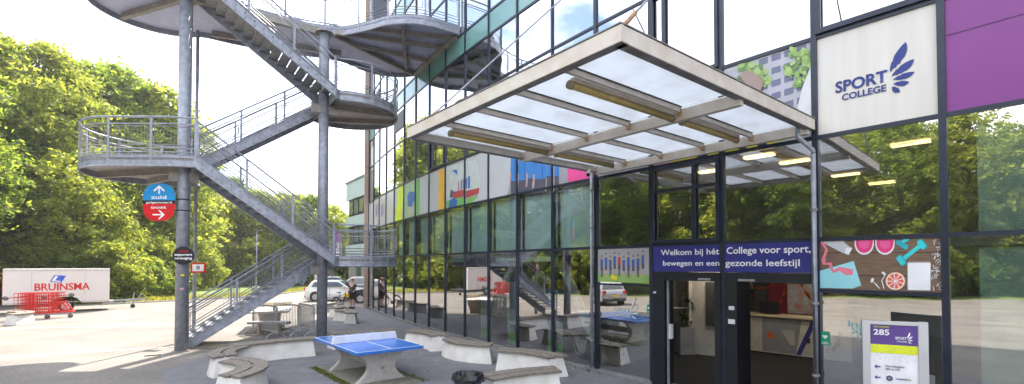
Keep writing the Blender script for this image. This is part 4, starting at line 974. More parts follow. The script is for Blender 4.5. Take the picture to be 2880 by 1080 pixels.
# ---------------------------------------------------------------- things standing inside the glass
def banner(px,pyt,w,label,stripes,par_i):
    h=hit(px,900);i,t=h[0],h[1];d_,n_2=fdir(i);b=fp(i,t,0,-.45);o=thing('roll_up_banner',label,'banner',(b.x,b.y,0),'roll-up banners behind the glass')
    MB().box((b.x,b.y,.05),(w,.16,.08),math.atan2(d_.y,d_.x)).build('foot',STEELD,o)
    mb=MB()
    for z0,z1,m in stripes:
        P=[b-d_*w/2+V(0,0,z0),b+d_*w/2+V(0,0,z0),b+d_*w/2+V(0,0,z1),b-d_*w/2+V(0,0,z1)];mb.slab(P,n_2,.004,m)
    mb.build('banner_sheet',None,o);return o,b,d_,n_2
gn=M('banner_green',(.2,.8,.08),.5);pw=M('banner_pale',(.78,.92,.95),.5);bu=M('banner_purple',(.09,.07,.25),.5);by=M('banner_gold',(.6,.42,.05),.5);bb=M('banner_sky',(.1,.35,.6),.5)
o,b,d_,n2=banner(1526,0,.62,'tall banner with gold top, blue text band and green foot behind the glass',[(.08,.42,gn),(.42,.98,pw),(.98,1.22,bu),(1.22,1.5,M('banner_blue',(.05,.08,.4))),(1.5,1.85,bb),(1.85,2.12,by)],5)
text('sport college',b-d_*.1+V(0,0,.5)+n2*.01,d_,(0,0,1),.05,.3,bu,o);
mb=MB()
for k,(x,z) in enumerate(((-.2,1.82),(-.05,1.86),(.08,1.8),(.2,1.84))): mb.slab([b+d_*(x-.03)+V(0,0,z-.2)+n2*.006,b+d_*(x+.03)+V(0,0,z-.2)+n2*.006,b+d_*(x+.03)+V(0,0,z+.04)+n2*.006,b+d_*(x-.03)+V(0,0,z+.04)+n2*.006],n2,.001,blu2)
for k in range(5): mb.slab([b+d_*(-.25)+V(0,0,1.62-k*.09)+n2*.006,b+d_*(.1+.1*(k%2))+V(0,0,1.62-k*.09)+n2*.006,b+d_*(.1+.1*(k%2))+V(0,0,1.65-k*.09)+n2*.006,b+d_*(-.25)+V(0,0,1.65-k*.09)+n2*.006],n2,.001,SW)
mb.build('banner_print',None,o)
banner(1410,0,.62,'pale banner with a green foot behind the glass, left of the gold topped one',[(.08,.42,gn),(.42,1.15,pw),(1.15,2.0,M('banner_white2',(.3,.38,.4)))],6)
banner(1333,0,.62,'pale banner with a green foot behind the glass, farthest left',[(.08,.4,gn),(.4,1.05,pw),(1.05,1.9,M('banner_white2'))],7)
SC=M('slanted_column_paint',(.8,.95,.95),.5)
o=thing('slanted_column','pale slanted round column behind the glass, leaning left towards the top','column',(2.2,12.2,0));MB().tube([(2.35,12.25,0),(1.35,13.9,2.8)],.13,14).build('shaft',SC,o,True)
o=thing('slanted_column','pale slanted round column behind the glass, leaning right towards the top','column',(-.6,15.9,0));MB().tube([(-.9,17.2,0),(.1,16.1,2.8)],.13,14).build('shaft',SC,o,True)
# lobby furniture
o=thing('reception_counter','white reception counter with basketball print and dark blue stripe inside the entrance','counter',(7.3,13.2,0))
a=V(6.72,14.0);b=V(8.5,12.1);d_=(b-a).normalized();nn=V(d_.y,-d_.x);nn=nn if nn.y<0 else -nn
MB().bar((a+V(0,0,.57)-nn*.3),(b+V(0,0,.57)-nn*.3),.55,1.0).build('counter_body',M('counter_white',(.5,.5,.48),.5),o)
MB().bar((a+V(0,0,1.1)-nn*.28),(b+V(0,0,1.1)-nn*.28),.66,.05).build('counter_top',M('counter_cream',(.55,.48,.35),.4),o)
mb=MB()
def cp(pts,m,off): mb.add([a+d_*x+V(0,0,z)-nn*.3+nn*(.275+off) for x,z in pts],[tuple(range(len(pts)))],m)
cp([(0,.1),(.12,.1),(.12,1.05),(0,1.05)],M('magenta',(.35,.01,.1)),.004);cp([(.5,.1),(1.35,.1),(1.5,1.05),(.5,1.05)],M('court_grey',(.22,.24,.28)),.004)
cp([(1.35,.1),(1.47,.1),(1.85,1.05),(1.73,1.05)],M('stripe_navy',(.03,.03,.22)),.006);cp([(1.75,.6),(1.95,.6),(1.95,1.0),(1.88,1.0)],yy,.007)
cp([(.72+.1*math.cos(k*.524),.55+.1*math.sin(k*.524)) for k in range(12)],M('ball_orange',(.5,.12,.04)),.008)
for k in range(16): x=1.6+rr.random()*.75;z=.2+rr.random()*.6;cp([(x,z),(x+.06+rr.random()*.06,z),(x+.08,z+.12+rr.random()*.1),(x,z+.1)],[M('cr1',(.02,.02,.03)),M('cr2',(.5,.5,.52)),M('cr3',(.1,.3,.15)),M('cr4',(.4,.1,.1))][k%4],.006+k*.0004)
for k in range(7):
    t=k/6;cp([(1.0+t*.3,.75),(1.012+t*.3,.75),(1.23+t*.1,.35),(1.22+t*.1,.35)],SW,.0085+k*.0002)
mb.build('counter_print',None,o)
o=thing('monitor','white paper tray and dark monitor on the reception counter','monitor',(7.2,13.7,1.12));MB().box((7.3,13.65,1.32),(.5,.04,.34),R(-47)).build('screen',BLACK,o);MB().box((7.3,13.65,1.15),(.2,.16,.05)).build('foot',BLACK,o)
STM=M('orange_streamer',(.7,.17,.02),.6)
def stream(pts,label):
    o=thing('paper_streamer',label,'streamer',tuple(pts[0]),'orange paper streamers in the lobby');C_=catmull(pts,8);mb=MB();A=[];Bv=[]
    for k,p in enumerate(C_):
        a=k*.7;w=.035;A.append(p+V(math.cos(a)*w,0,math.sin(a)*w));Bv.append(p-V(math.cos(a)*w,0,math.sin(a)*w))
    mb.strip(A,Bv);mb.build('ribbon',STM,o)
stream([B(2092,11.5,2.05),B(2150,11.5,1.97),B(2200,11.3,2.25),B(2240,11,2.45)],'streamer sagging from the left side of the right-hand doorway')
stream([B(2130,11.2,2.55),B(2160,11.2,2.35),B(2200,11,2.3),B(2250,10.8,2.5)],'streamer looping along the top of the right-hand doorway')
stream([B(2215,11,2.5),B(2205,11,1.9),B(2190,11,1.6)],'streamer hanging down in the middle of the right-hand doorway')
stream([B(2235,10.8,2.4),B(2262,10.7,1.95),B(2296,10.6,1.6)],'streamer slanting down to the drainpipe side of the doorway')
o=thing('planter','grey planter box with a dark plant inside the left doorway','planter',(4.9,13.2,0));q=B(1925,13.6);MB().box((q.x,q.y,.4),(.4,.4,.75)).build('box',M('planter_grey',(.3,.32,.35)),o)
mb=MB()
for k in range(120):
    a=rr.random()*6.3;r_=rr.random()*.25;z=.8+rr.random()*.9;c=V(q.x+r_*math.cos(a),q.y+r_*math.sin(a),z);d=V(rr.uniform(-1,1),rr.uniform(-1,1),rr.uniform(-.5,1))*.09;s=V(-d.y,d.x,0)*.4;mb.add([c-d,c+s,c+d,c-s],[(0,1,2,3)])
mb.build('foliage',M('plant_dark',(.03,.06,.025)),o)
# ---------------------------------------------------------------- trailer
TW=M('trailer_white',(.74,.69,.65),.35,0,.03,1)
tr=thing('box_trailer','long white box trailer with red and blue driving school lettering','trailer',(-23.8,26,0))
ta=V(-25.7,24.3);tb=V(-22.6,27.05);td=(tb-ta).normalized();tn=V(-td.y,td.x);tn=tn if tn.y>0 else -tn;TL=(tb-ta).length
Tp=lambda u,v,z:ta+td*u+tn*v+V(0,0,z)
def tbx(u0,u1,v0,v1,z0,z1,m,nm,par=tr,bev=0):
    return MB().slab([Tp(u0,v0,z0),Tp(u1,v0,z0),Tp(u1,v0,z1),Tp(u0,v0,z1)],tn,v1-v0,m).build(nm,m,par,bevel=bev)
wx=TL*.57
mb=MB();pr=[(0,.5),(wx-.62,.5),(wx-.45,.74),(wx-.2,.84),(wx+.2,.84),(wx+.45,.74),(wx+.62,.5),(TL,.5),(TL,2.3),(0,2.3)]
mb.slab([Tp(u,0,z) for u,z in pr],tn,.03,TW);mb.build('side_panel',TW,tr)
tbx(0,TL,.03,2.1,.84,2.3,TW,'body');tbx(-.01,TL+.01,-.02,2.12,2.3,2.34,M('trim_white',(.8,.78,.75)),'roof_trim')
tbx(.0,wx-.65,.03,2.1,.5,.84,TW,'body');tbx(wx+.65,TL,.03,2.1,.5,.84,TW,'body')
tbx(wx+.8,TL+.2,.3,1.8,.42,.5,STEELD,'chassis');tbx(-.02,0,.0,.1,.6,2.2,RED,'tail_light')
wh_=MB();c=Tp(wx,.12,.33);wh_.tube([c-tn*.1,c+tn*.1],.33,24);w_o=wh_.build('wheel',RUBBER,tr,True);MB().tube([c-tn*.105,c-tn*.07],.2,18).build('rim',M('rim_silver',(.5,.5,.5),.3,.6),w_o)
MB().tube([c-tn*.115,c-tn*.1],.07,10).build('hub',STEELD,w_o)
MB().bar(Tp(TL,1.05,.47),Tp(TL+1.55,1.05,.5),.1,.1).build('drawbar',STEEL,tr);MB().bar(Tp(TL+1.5,1.05,.53),Tp(TL+1.85,1.05,.53),.07,.07).build('coupling',STEELD,tr)
jw=MB();jc=Tp(TL+1.1,1.05,.12);jw.tube([jc-tn*.04,jc+tn*.04],.12,14);jw.build('jockey_wheel',RUBBER,tr);MB().tube([Tp(TL+1.1,1.05,.12),Tp(TL+1.15,1.05,.9)],.025,6).build('jockey_post',STEEL,tr)
MB().tube([Tp(TL+1.3,1.05,.5),Tp(TL+1.5,1.05,.85)],.02,6).build('brake_lever',STEEL,tr)
tlo=-tn
LR=M('letters_red',(.65,.01,.01),.5);LB_=M('letters_blue',(.01,.1,.55),.5)
cu=text('BRUINSMA',Tp(1.15,-.006,1.2),td,(0,0,1),.38,2.15,LR,tr,th=.002,bold=.024)
mb=MB();u0=1.72;mb.add([Tp(u0,-.008,1.66),Tp(u0+.44,-.008,1.58),Tp(u0+.62,-.008,1.96),Tp(u0+.16,-.008,2.0)],[(0,1,2,3)],LB_)
mb.add([Tp(u0+.06,-.012,1.69),Tp(u0+.40,-.012,1.63),Tp(u0+.42,-.012,1.68),Tp(u0+.2,-.012,1.72),Tp(u0+.32,-.012,1.95),Tp(u0+.2,-.012,1.96)],[(0,1,2,3,4,5)],SW)
mb.build('learner_emblem',None,tr)
mb=MB()
for k in range(1,4): mb.bar(Tp(TL*k/4,-.004,.86),Tp(TL*k/4,-.004,2.28),.012,.006)
for k in range(2): mb.bar(Tp(.02,-.006,.56+k*1.68),Tp(TL-.02,-.006,.56+k*1.68),.01,.03)
mb.build('panel_seam',M('seam_grey',(.5,.47,.45)),tr)
# ---------------------------------------------------------------- red trolleys
rt=thing('stacked_trolleys','tight stack of red steel grid trolleys tipped on their sides by the trailer','trolleys',(-22,22.6,0))
ra=V(-22.85,22.2);rb=V(-21.15,23.1);rd=(rb-ra).normalized();rn=V(-rd.y,rd.x);rn=rn if rn.y>0 else -rn
Rp=lambda u,v,z:ra+rd*u+rn*v+V(0,0,z)
for k in range(5):
    mb=MB();v=k*.22-.2;u0=.12*(k%3)*.6;u1=u0+1.45-(.1 if k%2 else 0);z0=.28;z1=1.22
    mb.tube([Rp(u0,v,z0),Rp(u0,v,z1),Rp(u1,v,z1),Rp(u1,v,z0)],.022,5,close=True)
    for j in range(1,11): u=u0+(u1-u0)*j/11;mb.bar(Rp(u,v,z0),Rp(u,v,z1),.024,.016)
    for j in range(1,6): z=z0+(z1-z0)*j/6;mb.bar(Rp(u0,v,z),Rp(u1,v,z),.014,.014)
    mb.build('grid_frame',RED,rt)
mb=MB()
for v in (0,.5): mb.bar(Rp(1.0,v,.3),Rp(1.9,v,.3),.06,.06);mb.bar(Rp(1.1,v,.3),Rp(1.45,v,.75),.05,.05);mb.bar(Rp(1.9,v,.3),Rp(1.6,v,.8),.05,.05);mb.bar(Rp(1.3,v,.75),Rp(1.7,v,.75),.05,.05)
mb.bar(Rp(-.25,0,1.02),Rp(1.95,0,1.1),.04,.04);mb.bar(Rp(1.95,0,.3),Rp(1.95,.5,.3),.06,.06);mb.build('lower_frame',RED,rt)
CR=M('castor_grey',(.12,.13,.13),.6)
for u,v,z in ((1.1,-.02,.1),(1.9,.1,.1),(-.35,0,1.0),(1.0,-.12,1.02),(1.95,-.02,1.1)):
    c=Rp(u,v,z);w_o=MB().tube([c-rn*.03,c+rn*.03],.1,16).build('castor',CR,rt,True);MB().bar(c,c+V(0,0,.13 if z<.5 else 0)+rd*(.12 if z>.5 else 0),.05,.05).build('castor_fork',RED,w_o)
# rubbish bags
def bag(c,s,label,m):
    mb=MB();mb.ball((0,0,0),1,8);r3=random.Random(int(c[0]*100));vs=[]
    for v in mb.v:
        a=math.atan2(v[1],v[0]);k=1+.12*math.sin(a*5+v[2]*4)+r3.uniform(-.05,.05);vs.append((c[0]+v[0]*s[0]*k,c[1]+v[1]*s[1]*k,c[2]+max(-.75,v[2])*s[2]))
    mb.v=vs;o=mb.build('rubbish_bag',m,None,False);tag(o,label,'rubbish bag','rubbish bags on the bench')
bag((-23.15,20.75,.78),(.42,.3,.38),'larger grey rubbish bag lying on the bench at the left edge',M('bag_grey',(.13,.14,.16),.35,0,.3,6))
bag((-22.5,20.9,.68),(.24,.22,.26),'smaller dark rubbish bag next to the red trolleys',M('bag_dark',(.05,.05,.06),.3,0,.3,6))
# ---------------------------------------------------------------- cars
def car(name,label,c,rz,paint,L_=4.1,H=1.46,Wd=1.72,hatch=True,grp=None):
    o=thing(name,label,'car',(0,0,0),grp);x0=-L_/2;x1=L_/2
    side=[(x0,.45),(x0-.02,.75),(x0+.06,.95),(x0+.18,1.0)]+([(x0+.42,H-.1),(x0+.6,H)] if hatch else [(x0+.7,1.02),(x0+1.15,H-.08),(x0+1.35,H)])+[(x0+L_*.5,H),(x0+L_*.58,H-.06),(x0+L_*.73,1.0),(x1-.35,.86),(x1-.05,.68),(x1,.45),(x1-.1,.25),(x0+.1,.25)]
    def sec(f,inset,zc): return [(x,s_(z,inset)) for x,z in side]
    n=len(side);vs=[];ys=[(-1,0),(-.97,.0),(.97,.0),(1,0)]
    def wy(z): return Wd/2*(1 if z<.95 else 1-.2*(z-.95)/(H-.95))*(1 if z>.4 else .95)
    for s in (-1,1):
        for x,z in side: vs.append((x,s*wy(z),z))
    fs=[tuple(range(n)),tuple(reversed(range(n,2*n)))]+[(i,n+i,n+(i+1)%n,(i+1)%n) for i in range(n)]
    MB().add(vs,fs).build('body',paint,o,bevel=.05)
    G=M('car_glass',(.03,.045,.05),.05,0,.1,2,spec=1);mb=MB()
    xa=x0+(.5 if hatch else 1.2);xb=x0+L_*.56
    for s in (-1,1):
        mb.slab([V(xa-.05+.0,s*(wy(1.02)+.004),1.02),V(x0+L_*.69,s*(wy(1.02)+.004),1.02),V(xb,s*(wy(H-.12)+.004),H-.12),V(xa+.12,s*(wy(H-.12)+.004),H-.12)],(0,s,0),.008)
    mb.slab([V(x0+L_*.72,-wy(1.0)*.88,1.03),V(x0+L_*.72,wy(1.0)*.88,1.03),V(x0+L_*.59,wy(H)*.9,H-.06),V(x0+L_*.59,-wy(H)*.9,H-.06)],(.5,0,.8),.02)
    xr=(x0+.2,x0+.4) if hatch else (x0+.75,x0+1.1)
    mb.slab([V(xr[0],-wy(1.0)*.85,1.04),V(xr[1],-wy(H)*.85,H-.14),V(xr[1],wy(H)*.85,H-.14),V(xr[0],wy(1.0)*.85,1.04)],(-.8,0,.5),.02)
    mb.build('windows',G,o)
    mb=MB()
    for s in (-1,1):
        mb.bar((x0+L_*.42,s*(wy(1.2)+.005),1.0),(x0+L_*.44,s*(wy(H)+.02),H-.1),.05,.03)
        mb.bar((x0+L_*.42,s*(wy(.7)+.004),.35),(x0+L_*.42,s*(wy(.9)+.004),1.0),.012,.012)
    mb.build('door_pillar',BLACK,o)
    for sx,wxx in ((-1,x0+.72),(1,x1-.78)):
        for s in (-1,1):
            yy_=s*(Wd/2-.1);w=MB().tube([(wxx,yy_-.1,.31),(wxx,yy_+.1,.31)],.31,20).build('wheel',RUBBER,o)
            MB().tube([(wxx,yy_+s*.1,.31),(wxx,yy_+s*.112,.31)],.21,14).build('rim',M('rim_alloy',(.45,.45,.46),.3,.6),w)
            mb=MB();mb.tube([(wxx,yy_+s*.02,.34),(wxx,yy_+s*.098,.34)],.37,20);mb.build('wheel_arch',BLACK,o)
    for s in (-1,1):
        MB().box((x0-.0,s*(Wd/2-.16),.85),(.1,.2,.22)).build('tail_light',RED,o);MB().box((x1-.08,s*(Wd/2-.25),.68),(.16,.3,.12)).build('headlight',M('lamp_clear',(.6,.62,.65),.1),o)
        MB().box((x0+L_*.66,s*(Wd/2+.09),1.02),(.14,.16,.11)).build('mirror',paint,o)
    MB().box((x0-.03,0,.62),(.02,.5,.11)).build('number_plate',M('plate_yellow',(.75,.5,.02),.4),o);MB().box((x0+.02,0,.36),(.12,Wd*.9,.14)).build('bumper',BLACK,o)
    place(o,c,rz);return o
PWHT=M('car_white',(.78,.77,.75),.2,0,.02,1,spec=.8);PBLK=M('car_black',(.02,.022,.028),.12,.2,.05,1,spec=.8);PGRY=M('car_grey',(.3,.31,.32),.2,.4,.04,1);PSIL=M('car_silver',(.42,.43,.44),.2,.5,.04,1)
GC='cars parked beyond the far corner'
car('parked_car','white hatchback seen behind the second column, yellow plate at its left end',(-12.55,34.6,0),R(6),PWHT,4.0,1.47,grp=GC)
car('parked_car','black car half hidden behind the brown corner column',(-8.75,32.9,0),R(183),PBLK,4.3,1.42,grp=GC)
car('parked_car','light grey estate with the tall roof behind the white hatchback',(-12.6,39.5,0),R(175),PSIL,4.5,1.62,grp=GC)
car('parked_car','dark green grey car farthest back, only its roof showing over the white hatchback',(-16.2,44.5,0),R(10),PGRY,4.3,1.5,grp=GC)
car('parked_car','silver hatchback seen mirrored in the glass wall',(-18.5,12.6,0),R(150),PSIL,3.7,1.5)
# ---------------------------------------------------------------- people
def skinmesh(name,verts,edges,radii,mat,parent,sub=2,root=0):
    me=bpy.data.meshes.new(name);me.from_pydata(verts,edges,[]);ob=bpy.data.objects.new(name,me);COL.objects.link(ob)
    sk_=ob.modifiers.new('s','SKIN');ob.modifiers.new('u','SUBSURF').levels=sub
    for i,r_ in enumerate(radii): me.skin_vertices[0].data[i].radius=(r_,r_) if not isinstance(r_,tuple) else r_
    me.skin_vertices[0].data[root].use_root=True
    dgp=bpy.context.evaluated_depsgraph_get();m2=bpy.data.meshes.new_from_object(ob.evaluated_get(dgp));bpy.data.objects.remove(ob)
    m2.materials.clear();m2.materials.append(mat);m2.name=name
    m2.polygons.foreach_set('use_smooth',[True]*len(m2.polygons));o=bpy.data.objects.new(name,m2);COL.objects.link(o)
    if parent:o.parent=parent
    return o
SKIN=M('person_skin',(.5,.28,.2),.6)
def person(label,loc,rz,top,bottom,hair,arms='down',step=.12,shorts=False,backpack=None,hgt=1.76,shoes=BLACK):
    """faces local -y"""
    o=thing('person',label,'person',(0,0,0));s=hgt/1.76
    hipz=.93;J={'pel':(0,0,hipz),'belly':(0,0,1.1),'chest':(0,-.01,1.3),'neck':(0,0,1.47),'head0':(0,-.02,1.56),'head':(0,-.025,1.66),'crown':(0,-.01,1.73)}
    for k,sg_ in (('L',1),('R',-1)):
        st_=step*sg_
        J['hip'+k]=(.09*sg_,0,.9);J['knee'+k]=(.11*sg_,-.02-st_*.6,.5);J['ank'+k]=(.12*sg_,.04-st_,.09);J['toe'+k]=(.13*sg_,-.15-st_,.04)
        J['sho'+k]=(.19*sg_,0,1.42)
        if arms=='down': J['elb'+k]=(.25*sg_,.03+st_*.3,1.15);J['wri'+k]=(.26*sg_,-.05+st_*.6,.9);J['han'+k]=(.26*sg_,-.08+st_*.6,.8)
        elif arms=='hold':
            J['elb'+k]=(.25*sg_,.0,1.14);J['wri'+k]=(.1*sg_,-.24,1.1 if sg_>0 else 1.02);J['han'+k]=(.02*sg_,-.28,1.13 if sg_>0 else 1.06)
    if arms=='hold': J['wriL']=(.3,-.28,1.0);J['handL']=(.33,-.35,.98);J['hanL']=(.33,-.35,.98)
    names=list(J);idx={n:i for i,n in enumerate(names)};rad={'pel':.14,'belly':.13,'chest':.15,'neck':.055,'head0':.075,'head':.1,'crown':.07}
    for k in 'LR': rad.update({'hip'+k:.095,'knee'+k:.06,'ank'+k:.04,'toe'+k:.035,'sho'+k:.06,'elb'+k:.042,'wri'+k:.028,'han'+k:.035})
    E=[('pel','belly'),('belly','chest'),('chest','neck'),('neck','head0'),('head0','head'),('head','crown')]
    for k in 'LR': E+= [('pel','hip'+k),('hip'+k,'knee'+k),('knee'+k,'ank'+k),('ank'+k,'toe'+k),('chest','sho'+k),('sho'+k,'elb'+k),('elb'+k,'wri'+k),('wri'+k,'han'+k)]
    if 'handL' in names: names.remove('handL');J.pop('handL');idx={n:i for i,n in enumerate(names)}
    S=lambda n:tuple(c*s for c in J[n])
    b=skinmesh('body',[S(n) for n in names],[(idx[a],idx[c]) for a,c in E],[rad[n]*s for n in names],SKIN,o)
    def sub_(nm,keys,extra,mat,grow):
        P=[S(n) for n in keys];R_=[(rad[n]+grow)*s for n in keys]
        for (a,c,t) in extra:
            P.append(tuple(u+(w-u)*t for u,w in zip(S(a),S(c))));R_.append((rad[a]*(1-t)+rad[c]*t+grow)*s)
        ee=[(keys.index(a),keys.index(c)) for a,c in E if a in keys and c in keys]
        for q,(a,c,t) in enumerate(extra): ee.append((keys.index(a),len(keys)+q))
        return skinmesh(nm,P,ee,R_,mat,o)
    sub_('shirt',['belly','chest','shoL','shoR','pel'],[('shoL','elbL',.75),('shoR','elbR',.75)],top,.022)
    t=.9 if shorts else 1
    if shorts: sub_('trousers',['pel','hipL','hipR','kneeL','kneeR'],[],bottom,.022)
    else: sub_('trousers',['pel','hipL','hipR','kneeL','kneeR'],[('kneeL','ankL',.95),('kneeR','ankR',.95)],bottom,.02)
    for k in 'LR':
        a=S('ank'+k);c=S('toe'+k);MB().tube([V(a[0],a[1]+.05,.045),V(*a)*.5+V(*c)*.5+V(0,0,-.01),V(c[0],c[1],.035)],[.05,.055,.045],10).build('shoe',shoes,o,True)
    # hair, nose, ears, fingers
    mb=MB();c=S('head');n=10
    mb.ball((c[0],c[1]+.012,c[2]+.035),.112*s,8,sc_=(.92,1,.92));mb.build('hair',hair,o,True)
    return place(o,loc,rz) or o
DKB=M('shirt_navy',(.05,.055,.09),.8);JN=M('jeans_blue',(.08,.14,.28),.8);BKC=M('cloth_black',(.02,.02,.024),.8);LTC=M('cloth_pale',(.55,.5,.5),.8);HB=M('hair_brown',(.06,.04,.03),.7);HR=M('hair_reddish',(.35,.16,.1),.7);PKT=M('trousers_pale',(.45,.42,.42),.8)
pn=person('person in a dark T-shirt and shorts standing beside a bicycle near the corner column',(-9.35,28.2,0),R(-18),DKB,BKC,HR,'hold',.05,True)
person('person in a dark jacket, jeans and backpack walking away across the far square',(-22.5,51.8,0),R(170),BKC,JN,HB,'down',.2,hgt=1.8)
person('person in a white top and pale trousers walking beside the one with a backpack',(-21.9,54.0,0),R(175),LTC,PKT,HB,'down',.15,hgt=1.75)
# ---------------------------------------------------------------- bicycles
def bicycle(label,fm):
    o=thing('bicycle',label,'bicycle',(0,0,0))
    for x in (-.53,.53):
        w=MB();w.tube([(x+.34*math.cos(k*PI/14),0,.35+.34*math.sin(k*PI/14)) for k in range(28)],.018,6,close=True);w=w.build('wheel',RUBBER,o,True)
        r_=MB();r_.tube([(x+.32*math.cos(k*PI/14),0,.35+.32*math.sin(k*PI/14)) for k in range(28)],.01,5,close=True);
        for k in range(14): r_.bar((x,0,.35),(x+.32*math.cos(k*PI/7),0,.35+.32*math.sin(k*PI/7)),.004,.004)
        r_.tube([(x,-.05,.35),(x,.05,.35)],.02,8);r_.build('rim',SIL,w)
        MB().tube([(x+.385*math.cos(a),0,.35+.385*math.sin(a)) for a in np.linspace(.3,PI-.2,12)],.02,5).build('mudguard',fm,o)
    mb=MB()
    for a,b in (((-.53,0,.35),(-.08,0,.3)),((-.53,0,.35),(-.2,0,.85)),((-.08,0,.3),(-.24,0,.95)),((-.08,0,.3),(.38,0,.85)),((-.2,0,.8),(.36,0,.92)),((.36,0,1.02),(.4,0,.8)),((.4,0,.8),(.53,0,.35))): mb.tube([a,b],.017,6)
    mb.build('frame',fm,o)
    MB().tube([(.2,-.28,1.08),(.33,-.22,1.1),(.36,0,1.07),(.33,.22,1.1),(.2,.28,1.08)],.014,6).build('handlebar',SIL,o);MB().box((-.27,0,.98),(.26,.16,.06),taper=.7).build('saddle',BLACK,o)
    MB().box((-.6,0,.76),(.4,.14,.02)).build('luggage_rack',BLACK,o);MB().tube([(-.08,-.07,.3),(-.08,.07,.3)],.09,12).build('chainset',STEELD,o);return o
bk=bicycle('dark bicycle held by the person in the dark T-shirt',BLACK);place(bk,(-9.75,27.6,0),R(75))
MB().box((.47,0,.78),(.12,.3,.22)).build('yellow_bag',M('bag_yellow',(.8,.55,.02)),bk,world=False)
b2=bicycle('black bicycle parked behind the glass at the foot of the slanted column',BLACK);q=fp(4,.55,0,-.75);d_,n_2=fdir(4);place(b2,(q.x,q.y,.03),math.atan2(-d_.y,-d_.x)+PI)
# ---------------------------------------------------------------- teal building in the background
tbd=thing('teal_building','pale teal building with ribbon windows behind the far corner','building',(-14,42,0))
a=V(-15.75,45.5);b=V(-7.5,33.8);d_=(b-a).normalized();n_2=V(d_.y,-d_.x);n_2=n_2 if n_2.dot(V(-1,-1))>0 else -n_2
TEAL=M('teal_render',(.42,.52,.5),.7,0,.05,1)
Wp=lambda u,o_,z:a+d_*u+n_2*o_+V(0,0,z);TLn=(b-a).length
def tb2(u0,u1,z0,z1,o0,o1,m,nm,par=tbd): return MB().slab([Wp(u0,o0,z0),Wp(u1,o0,z0),Wp(u1,o0,z1),Wp(u0,o0,z1)],n_2,o1-o0,m).build(nm,m,par)
for z0,z1 in ((2.9,4.4),(6.1,7.0),(8.6,10.2)): tb2(0,TLn,z0,z1,-8,0,TEAL,'wall')
tb2(.1,TLn,4.4,6.1,-7.9,-.25,M('window_band_dark',(.05,.06,.06)),'window_recess');tb2(.1,TLn,7.0,8.6,-7.9,-.25,MATS['window_band_dark'],'window_recess')
tb2(0,TLn,0,2.9,-8,-.3,M('grey_plinth',(.3,.29,.28)),'ground_floor_wall');tb2(-.1,TLn,10.2,10.35,-8,.1,STEELD,'roof_edge')
for z0,z1 in ((4.4,6.1),(7.0,8.6)):
    for k in range(8):
        u=.5+k*1.5;f=tb2(u,u+1.3,z0+.15,z1-.12,-.2,-.15,FRAME,'window');tb2(u+.08,u+1.22,z0+.24,z1-.2,-.15,-.14,M('far_glass',(.12,.15,.13),.05,0,.2,1,spec=1),'pane',f)
tb2(2.5,3.6,.3,2.5,-.29,-.2,MATS['far_glass'],'door')
# lamp post, flag
lp=thing('lamp_post','thin tall lamp post rising among the trees beyond the square','lamp post',(-25.5,48,0));MB().tube([(-25.5,48,0),(-25.5,48,6)],[.07,.04],8).build('pole',STEEL,lp,True);MB().box((-25.3,48,6),(.6,.2,.1)).build('lamp_head',STEELD,lp);MB().box((-25.5,48,.2),(.7,.7,.4)).build('base_block',CONC,lp)
lp=thing('lamp_post','lamp post just right of the second column behind the parked cars','lamp post',(-17.3,45,0));x_,_,_=gy(928,760,46);MB().tube([(x_,46,0),(x_,46,4.6)],[.07,.05],8).build('pole',STEEL,lp,True);MB().box((x_,46,4.65),(.5,.2,.1)).build('lamp_head',STEELD,lp)
q=gy(935,680,43);fl_=thing('banner_flag','upright white and purple flag behind the second column','flag',(q[0],43,0));MB().tube([(q[0],43,0),(q[0],43,5.6)],.04,6).build('pole',STEEL,fl_)
mb=MB();mb.slab([V(q[0],43,3.2),V(q[0]+.8,43.1,3.2),V(q[0]+.75,43.1,5.3),V(q[0],43,5.6)],(0,-1,0),.01,M('flag_white',(.7,.68,.75)));mb.slab([V(q[0],43,4.7),V(q[0]+.75,43.1,4.5),V(q[0]+.74,43.1,5.3),V(q[0],43,5.6)],(0,-1,0),.025,M('flag_purple',(.35,.05,.4)));mb.build('cloth',None,fl_)
q=gy(852,795,60)
# concrete blocks along the far verge
for (px,py,Y) in ((867,832,0),(640,812,0),):
    c=gz(px,py+14,0)
